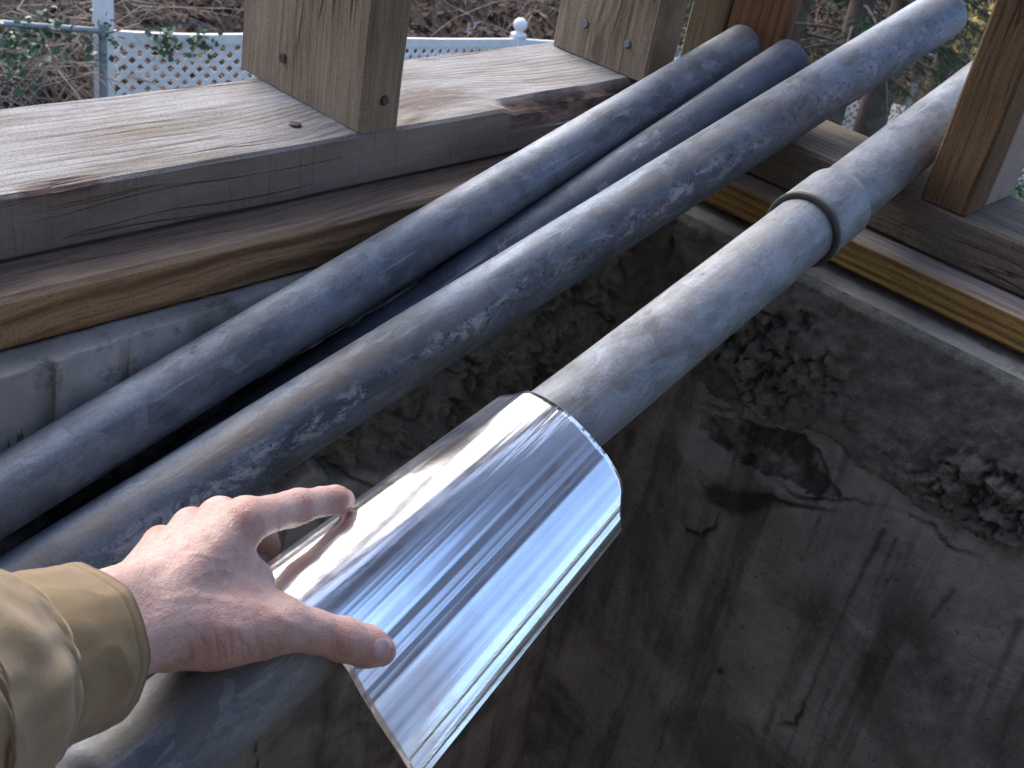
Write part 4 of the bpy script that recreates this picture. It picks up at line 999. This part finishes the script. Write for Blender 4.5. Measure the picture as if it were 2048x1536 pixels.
def tubes(paths, radii, k=4):
    """many thin tapered tubes as one vertex/face set; paths: list of (n,3) arrays"""
    Vs, Fs, b = [], [], 0; cs = [(math.cos(2 * math.pi * i / k), math.sin(2 * math.pi * i / k)) for i in range(k)]
    for p, r in zip(paths, radii):
        p = np.asarray(p); n = len(p); T = np.gradient(p, axis=0); T /= np.linalg.norm(T, axis=1)[:, None] + 1e-9
        s = np.cross(T, np.array([.31, .17, .93])); s /= np.linalg.norm(s, axis=1)[:, None] + 1e-9; u = np.cross(s, T)
        rr = np.linspace(r[0], r[1], n)[:, None]
        Vs.append(np.stack([p + rr * (c * s + d * u) for c, d in cs], 1).reshape(-1, 3))
        i = np.arange(n - 1)[:, None] * k + b; j = np.arange(k)[None, :]; j2 = (j + 1) % k
        Fs.append(np.stack([(i + j).ravel(), (i + j2).ravel(), (i + k + j2).ravel(), (i + k + j).ravel()], 1)); b += n * k
    return np.concatenate(Vs), np.concatenate(Fs)
# chain-link rail at the far left
ra = empty('chain_link_fence', (0, 0, 0)); tag(ra, 'galvanised rail and post of a chain link fence left of the white lattice', 'fence')
q0, q1 = raypt(-160, 34, 8.3), raypt(205, 62, 8.9)
V_, F_ = tubes([np.linspace(q0, q1, 4)], [(.022, .022)], 10); mesh_obj('top_rail', V_, F_, M['rail'], ra, True)
V_, F_ = tubes([np.array([q1 + [0, 0, .05], q1 - [0, 0, 1.5]])], [(.03, .03)], 10); mesh_obj('post', V_, F_, M['rail'], ra, True)
wires = []
dq = (q1 - q0); Lq = np.linalg.norm(dq); 
for i in range(int(Lq / .085) + 14):
    for sg in (1, -1):
        s0 = i * .085; p_ = q0 + dq * min(max(s0 - (0 if sg > 0 else 0), 0), Lq) / Lq; 
        if s0 > Lq + .0 and sg > 0: continue
        s1 = s0 + sg * 1.2; z1 = 1.2
        if s1 > Lq: z1 = Lq - s0; s1 = Lq
        if s1 < 0: z1 = s0; s1 = 0
        if s0 > Lq: continue
        wires.append(np.array([q0 + dq * s0 / Lq, q0 + dq * s1 / Lq - [0, 0, z1]]))
V_, F_ = tubes(wires, [(.0022, .0022)] * len(wires), 3); mesh_obj('wire_mesh', V_, F_, M['rail'], ra)['kind'] = 'stuff'

# dry brush and brambles
r_ = np.random.default_rng(21)
def arcs(n, area, hmin, hmax, rad, spread=1.0, npt=6):
    P_, R_ = [], []
    for _ in range(n):
        x, y = area(); z = gh(x, y) - .03; a = r_.uniform(0, 2 * np.pi); L = r_.uniform(hmin, hmax); lean = r_.uniform(.2, 1.2) * spread
        t = np.linspace(0, 1, npt); pts = np.stack([x + np.cos(a) * lean * L * t, y + np.sin(a) * lean * L * t, z + L * (1.1 * t - .75 * lean * t * t)], 1)
        pts[1:] += r_.normal(size=(npt - 1, 3)) * .035 * L; P_.append(pts); rr = r_.uniform(.6, 1.3) * rad; R_.append((rr, rr * .3))
    return P_, R_
P1_, R1_ = arcs(2600, lambda: (r_.uniform(-12.8, -7.9), r_.uniform(1.6, 4.3)), .4, 1.9, .0085, 1.3)
P2_, R2_ = arcs(3600, lambda: (r_.uniform(-18, -9.3), r_.uniform(2, 17)), .3, 1.3, .008, 1.2)
V_, F_ = tubes(P1_ + P2_, R1_ + R2_, 3)
tag(mesh_obj('dry_brush', V_, F_, M['twig']), 'tangle of bare dry brambles on the slope at the upper left', 'brush', kind='stuff')
P1_, R1_ = arcs(1500, lambda: (r_.uniform(-9, 0), r_.uniform(14.5, 24)), .3, 1.4, .008, 1.3)
V_, F_ = tubes(P1_, R1_, 3)
tag(mesh_obj('dry_brush', V_, F_, M['twig']), 'sparse bare stems on the dark bank under the evergreens', 'brush', kind='stuff')
def leaves(name, pts, size, mat, label, cat, parent=None, flat=.4, elong=1.5):
    n = len(pts); a = r_.uniform(0, 2 * np.pi, n); nrm = r_.normal(size=(n, 3)) * flat + np.array([0, 0, 1]); nrm /= np.linalg.norm(nrm, axis=1)[:, None]
    d = np.stack([np.cos(a), np.sin(a), r_.normal(size=n) * .3], 1); d -= (d * nrm).sum(1)[:, None] * nrm; d /= np.linalg.norm(d, axis=1)[:, None]; s = np.cross(nrm, d)
    sz = size * r_.uniform(.6, 1.4, n)[:, None]; q = [pts - d * sz * elong * .5, pts + s * sz * .5 + nrm * sz * .12, pts + d * sz * elong * .5, pts - s * sz * .5 + nrm * sz * .12]
    V_ = np.stack(q, 1).reshape(-1, 3); o = mesh_obj(name, V_, np.arange(4 * n).reshape(-1, 4), mat, parent)
    if label: tag(o, label, cat, kind='stuff')
    else: o['kind'] = 'stuff'
    return o
lx_ = r_.uniform(-19, -7, 26000); ly_ = r_.uniform(1.5, 19, 26000); lz_ = ground_h(lx_, ly_) + .02
leaves('leaf_litter', np.stack([lx_, ly_, lz_], 1), .075, M['litter'], 'brown dead leaves covering the slope behind the lattice', 'leaves')
# ivy over the fence top and the rail
iv = []
for (p_, q_, n_, sp) in ((fp[0], fp[1], 190, .07), (raypt(40, 50, 8.6), q1, 40, .10), (raypt(-30, 95, 8.3), raypt(60, 75, 8.4), 90, .12)):
    p_, q_ = np.array(p_), np.array(q_)
    cl = r_.uniform(0, 1, max(6, n_ // 22))
    for c_ in cl:
        for _ in range(22): iv.append(p_ + (q_ - p_) * (c_ + r_.normal() * .018) + r_.normal(size=3) * sp * np.array([.5, .6, 1]) + np.array([.06, 0, -.05]))
iv = np.array(iv); ivy = leaves('ivy', iv, .045, M['ivy'], 'green ivy trailing along the top of the white lattice fence', 'ivy', flat=1.2, elong=1.1)
ivy['kind'] = 'stuff'

def evergreen(x, y, h, rtr, label, n_br=60, zlow=1.2, ln=2.4, dens=1.0, seed=0):
    z0 = gh(x, y) - .2; e = empty('evergreen_tree', (x, y, z0)); tag(e, label, 'tree', 'evergreens beyond the yard')
    rr = np.random.default_rng(seed + 100)
    t = np.linspace(0, 1, 14); tr = np.stack([.06 * np.sin(t * 5 + seed), .06 * np.cos(t * 4 + seed), t * h], 1)
    V_, F_ = tubes([tr], [(rtr, .02)], 12); nz_ = perlin(V_ * np.array([18, 18, 5])); V_ = V_ + (V_ - np.array([0, 0, 1]) * V_[:, 2:3]) * nz_[:, None] * .16
    mesh_obj('trunk', V_, F_, M['bark'], e, True)
    Pb, Rb, nd = [], [], []
    for i in range(n_br):
        zb = zlow + (h - zlow) * (i / n_br) ** 1.1; a = rr.uniform(0, 2 * np.pi); L = ln * (1 - .8 * zb / h) * rr.uniform(.7, 1.2) + .2
        tt = np.linspace(0, 1, 7); dirh = np.array([math.cos(a), math.sin(a), 0])
        b = dirh * (L * tt)[:, None] + np.array([0, 0, 1]) * (zb + L * (.12 * tt - .42 * tt ** 2))[:, None]; Pb.append(b); Rb.append((.022, .005))
        for _ in range(int(16 * dens * L)):
            u = rr.uniform(.18, 1); k0 = dirh * L * u + np.array([0, 0, zb + L * (.12 * u - .42 * u * u)]); side = rr.choice((-1, 1)); sdv = np.cross(dirh, [0, 0, 1]) * side
            dv = dirh * rr.uniform(.2, .8) + sdv * rr.uniform(.3, 1) + np.array([0, 0, rr.uniform(-.5, .05)]); dv /= np.linalg.norm(dv); l2 = rr.uniform(.15, .42)
            for q in np.linspace(0, 1, 9): nd.append((k0 + dv * l2 * q, dv))
    V_, F_ = tubes(Pb, Rb, 4); mesh_obj('branches', V_, F_, M['bark'], e)['kind'] = 'stuff'
    pts = np.array([a for a, b in nd]); dv = np.array([b for a, b in nd]); n = len(pts)
    Vn = []
    for sgn in (-1, 1, 0):
        rv = rr.normal(size=(n, 3)); s = np.cross(dv, rv); s /= np.linalg.norm(s, axis=1)[:, None] + 1e-9
        L_ = rr.uniform(.035, .07, n)[:, None]; tipv = pts + (dv * .55 + s * .8) * L_; wv_ = np.cross(dv, s) * .005
        Vn.append(np.stack([pts - wv_, pts + wv_, tipv], 1))
    Vn = np.concatenate(Vn).reshape(-1, 3); mesh_obj('crown', Vn, np.arange(len(Vn)).reshape(-1, 3), M['needle'], e)['kind'] = 'stuff'
    return e
pA = raypt(1692, 90, 13.0); evergreen(pA[0], pA[1], 9, .17, 'dark evergreen tree whose trunk shows between the two pipe ends', 80, 1.6, 2.6, 1.2, 1)
pB = raypt(1738, 240, 13.8); evergreen(pB[0], pB[1], 9.5, .19, 'evergreen whose brown trunk stands in front of the broken lattice', 60, 2.6, 2.4, 1.0, 2)
pC = raypt(1905, 130, 17.5); evergreen(pC[0], pC[1], 11, .24, 'thick trunked tree behind the far end of the coupled pipe', 70, 2.0, 3.0, 1.0, 3)
pD = raypt(1590, 60, 15.5); evergreen(pD[0], pD[1], 10, .18, 'evergreen behind the reddish corner post', 80, 1.0, 2.8, 1.2, 4)
pE = raypt(1800, 20, 20); evergreen(pE[0], pE[1], 11, .2, 'farther evergreen above the long pipe', 70, 1.0, 3.0, 1.0, 5)
pF = raypt(2060, 60, 18); evergreen(pF[0], pF[1], 11, .22, 'evergreen beyond the yard hidden behind the cracked brown post', 70, 1.0, 3.0, 1.0, 6)
# bare trees on the hill behind the lattice
def bare_tree(x, y, h, r, label, seed):
    z0 = gh(x, y) - .2; e = empty('bare_tree', (x, y, z0)); tag(e, label, 'tree', 'bare trees on the slope'); rr = np.random.default_rng(seed)
    t = np.linspace(0, 1, 12); tr = np.stack([.2 * np.sin(t * 3 + seed), .2 * np.cos(t * 2.5 + seed), t * h], 1); V_, F_ = tubes([tr], [(r, .03)], 10); mesh_obj('trunk', V_, F_, M['bark'], e, True)
    Pb, Rb = [], []
    for i in range(26):
        zb = h * rr.uniform(.3, .98); a = rr.uniform(0, 6.28); L = rr.uniform(.8, 2.2) * (1.2 - zb / h) + .3; b0 = np.array([0, 0, zb]); tt = np.linspace(0, 1, 6)
        b = b0 + np.stack([np.cos(a) * L * tt, np.sin(a) * L * tt, L * .8 * tt], 1) + np.cumsum(rr.normal(size=(6, 3)) * .05, 0); Pb.append(b); Rb.append((.03, .006))
        for _ in range(5):
            k_ = rr.integers(1, 6); c_ = b[k_]; d_ = rr.normal(size=3) * .6 + [0, 0, .5]; l_ = L * .5; Pb.append(np.stack([c_ + d_ * l_ * q for q in (0, .5, 1)])); Rb.append((.012, .003))
    V_, F_ = tubes(Pb, Rb, 4); mesh_obj('branches', V_, F_, M['bark'], e)['kind'] = 'stuff'
for i, (x, y, h) in enumerate([(-15, 9.5, 8), (-17, 14, 9), (-19, 6, 9), (-14.5, 18, 9), (-21, 10, 10), (-16, 2, 8), (-20, 17, 10), (-13, 21, 9)]):
    bare_tree(x, y, h, .14, ['bare tree standing alone above the ball finial', 'tall bare tree farther up the slope past the knotty post', 'bare tree above the long left run of brush', 'leafless tree nearest the evergreens', 'tallest bare tree at the top of the slope', 'bare tree beyond the chain link rail', 'far leafless tree between the knotty post and evergreens', 'bare tree behind the evergreen trunks'][i], 50 + i)
# bush standing in for sunlit spots by its golden leaves, low green shrub, pale rocks, cut logs
gb = raypt(1962, 30, 15.5); e = empty('sunspot_bush', (gb[0], gb[1], gh(gb[0], gb[1]))); tag(e, 'bush standing in for sunlit spots, with bright golden leaves left of the cracked brown post', 'bush')
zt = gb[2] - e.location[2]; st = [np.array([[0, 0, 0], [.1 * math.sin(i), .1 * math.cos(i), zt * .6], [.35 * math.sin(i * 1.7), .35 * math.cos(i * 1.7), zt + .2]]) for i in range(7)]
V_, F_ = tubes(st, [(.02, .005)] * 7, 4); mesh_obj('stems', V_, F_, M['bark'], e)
lp = np.array([0, 0, zt]) + r_.normal(size=(260, 3)) * np.array([.22, .22, .30]); leaves('leaves', lp, .075, M['sunspot'], None, None, e, 1.5, 1.2)
gs = raypt(2035, 385, 10.5); e = empty('green_shrub', (gs[0], gs[1], gh(gs[0], gs[1]))); tag(e, 'low green shrub in front of the lattice at the right edge', 'shrub')
zt = max(.3, gs[2] - e.location[2]); V_, F_ = tubes([np.array([[0, 0, 0], [.2 * math.sin(i * 2), .2 * math.cos(i * 2), zt]]) for i in range(8)], [(.012, .004)] * 8, 4); mesh_obj('stems', V_, F_, M['bark'], e)
leaves('leaves', np.array([0, 0, zt * .85]) + r_.normal(size=(1500, 3)) * np.array([.28, .28, .17 + zt * .12]), .05, M['ivy'], None, None, e, 1.2, 1.4)
def rock(p, s, seed, label):
    bm = bmesh.new(); bmesh.ops.create_icosphere(bm, subdivisions=3, radius=1)
    c = np.array([v.co[:] for v in bm.verts]); n_ = 1 + .35 * fbm(c * 1.3 + seed, 3)
    for v, q in zip(bm.verts, n_): v.co = Vector((v.co.x * s[0] * q, v.co.y * s[1] * q, v.co.z * s[2] * q))
    o = part_bm('rock', bm, M['rock']); o.location = (p[0], p[1], gh(p[0], p[1]) + s[2] * .4); tag(o, label, 'rock'); return o
def hit(px, py):
    r = np.array([(px - 1024) / F, (py - 768) / F, 1.0]) @ CR; r /= np.linalg.norm(r)
    for D in np.arange(4, 50, .1):
        q = CO + r * D
        if q[2] < gh(q[0], q[1]): return q
    return CO + r * 30
rock(hit(1895, 100), (.42, .30, .22), 1.0, 'pale rock on the bank between the long pipe and the tree trunk')
rock(hit(1722, 45), (.25, .22, .18), 4.0, 'small pale rock above the long pipe, right of the dark trunk')
for i, (px_, py_) in enumerate(((1862, 126), (1880, 108))):
    p_ = hit(px_, py_); V_, F_ = tubes([np.array([p_ + [-.45, -.1, .08 + .05 * i], p_ + [.45, .12, .1]])], [(.045, .04)], 8)
    tag(mesh_obj('log', V_, F_, M['rail' if i == 0 else 'bark'], smooth=True), ('grey' if i == 0 else 'dark brown') + ' log lying on the bank beyond the coupled pipe', 'log')
p_ = raypt(1832, 165, 15.0); V_, F_ = tubes([np.array([p_, [p_[0], p_[1], gh(p_[0], p_[1])]])], [(.028, .028)], 8)
tag(mesh_obj('metal_stake', V_, F_, M['rail'], smooth=True), 'thin galvanised stake behind the lattice right of the brown trunk', 'stake')
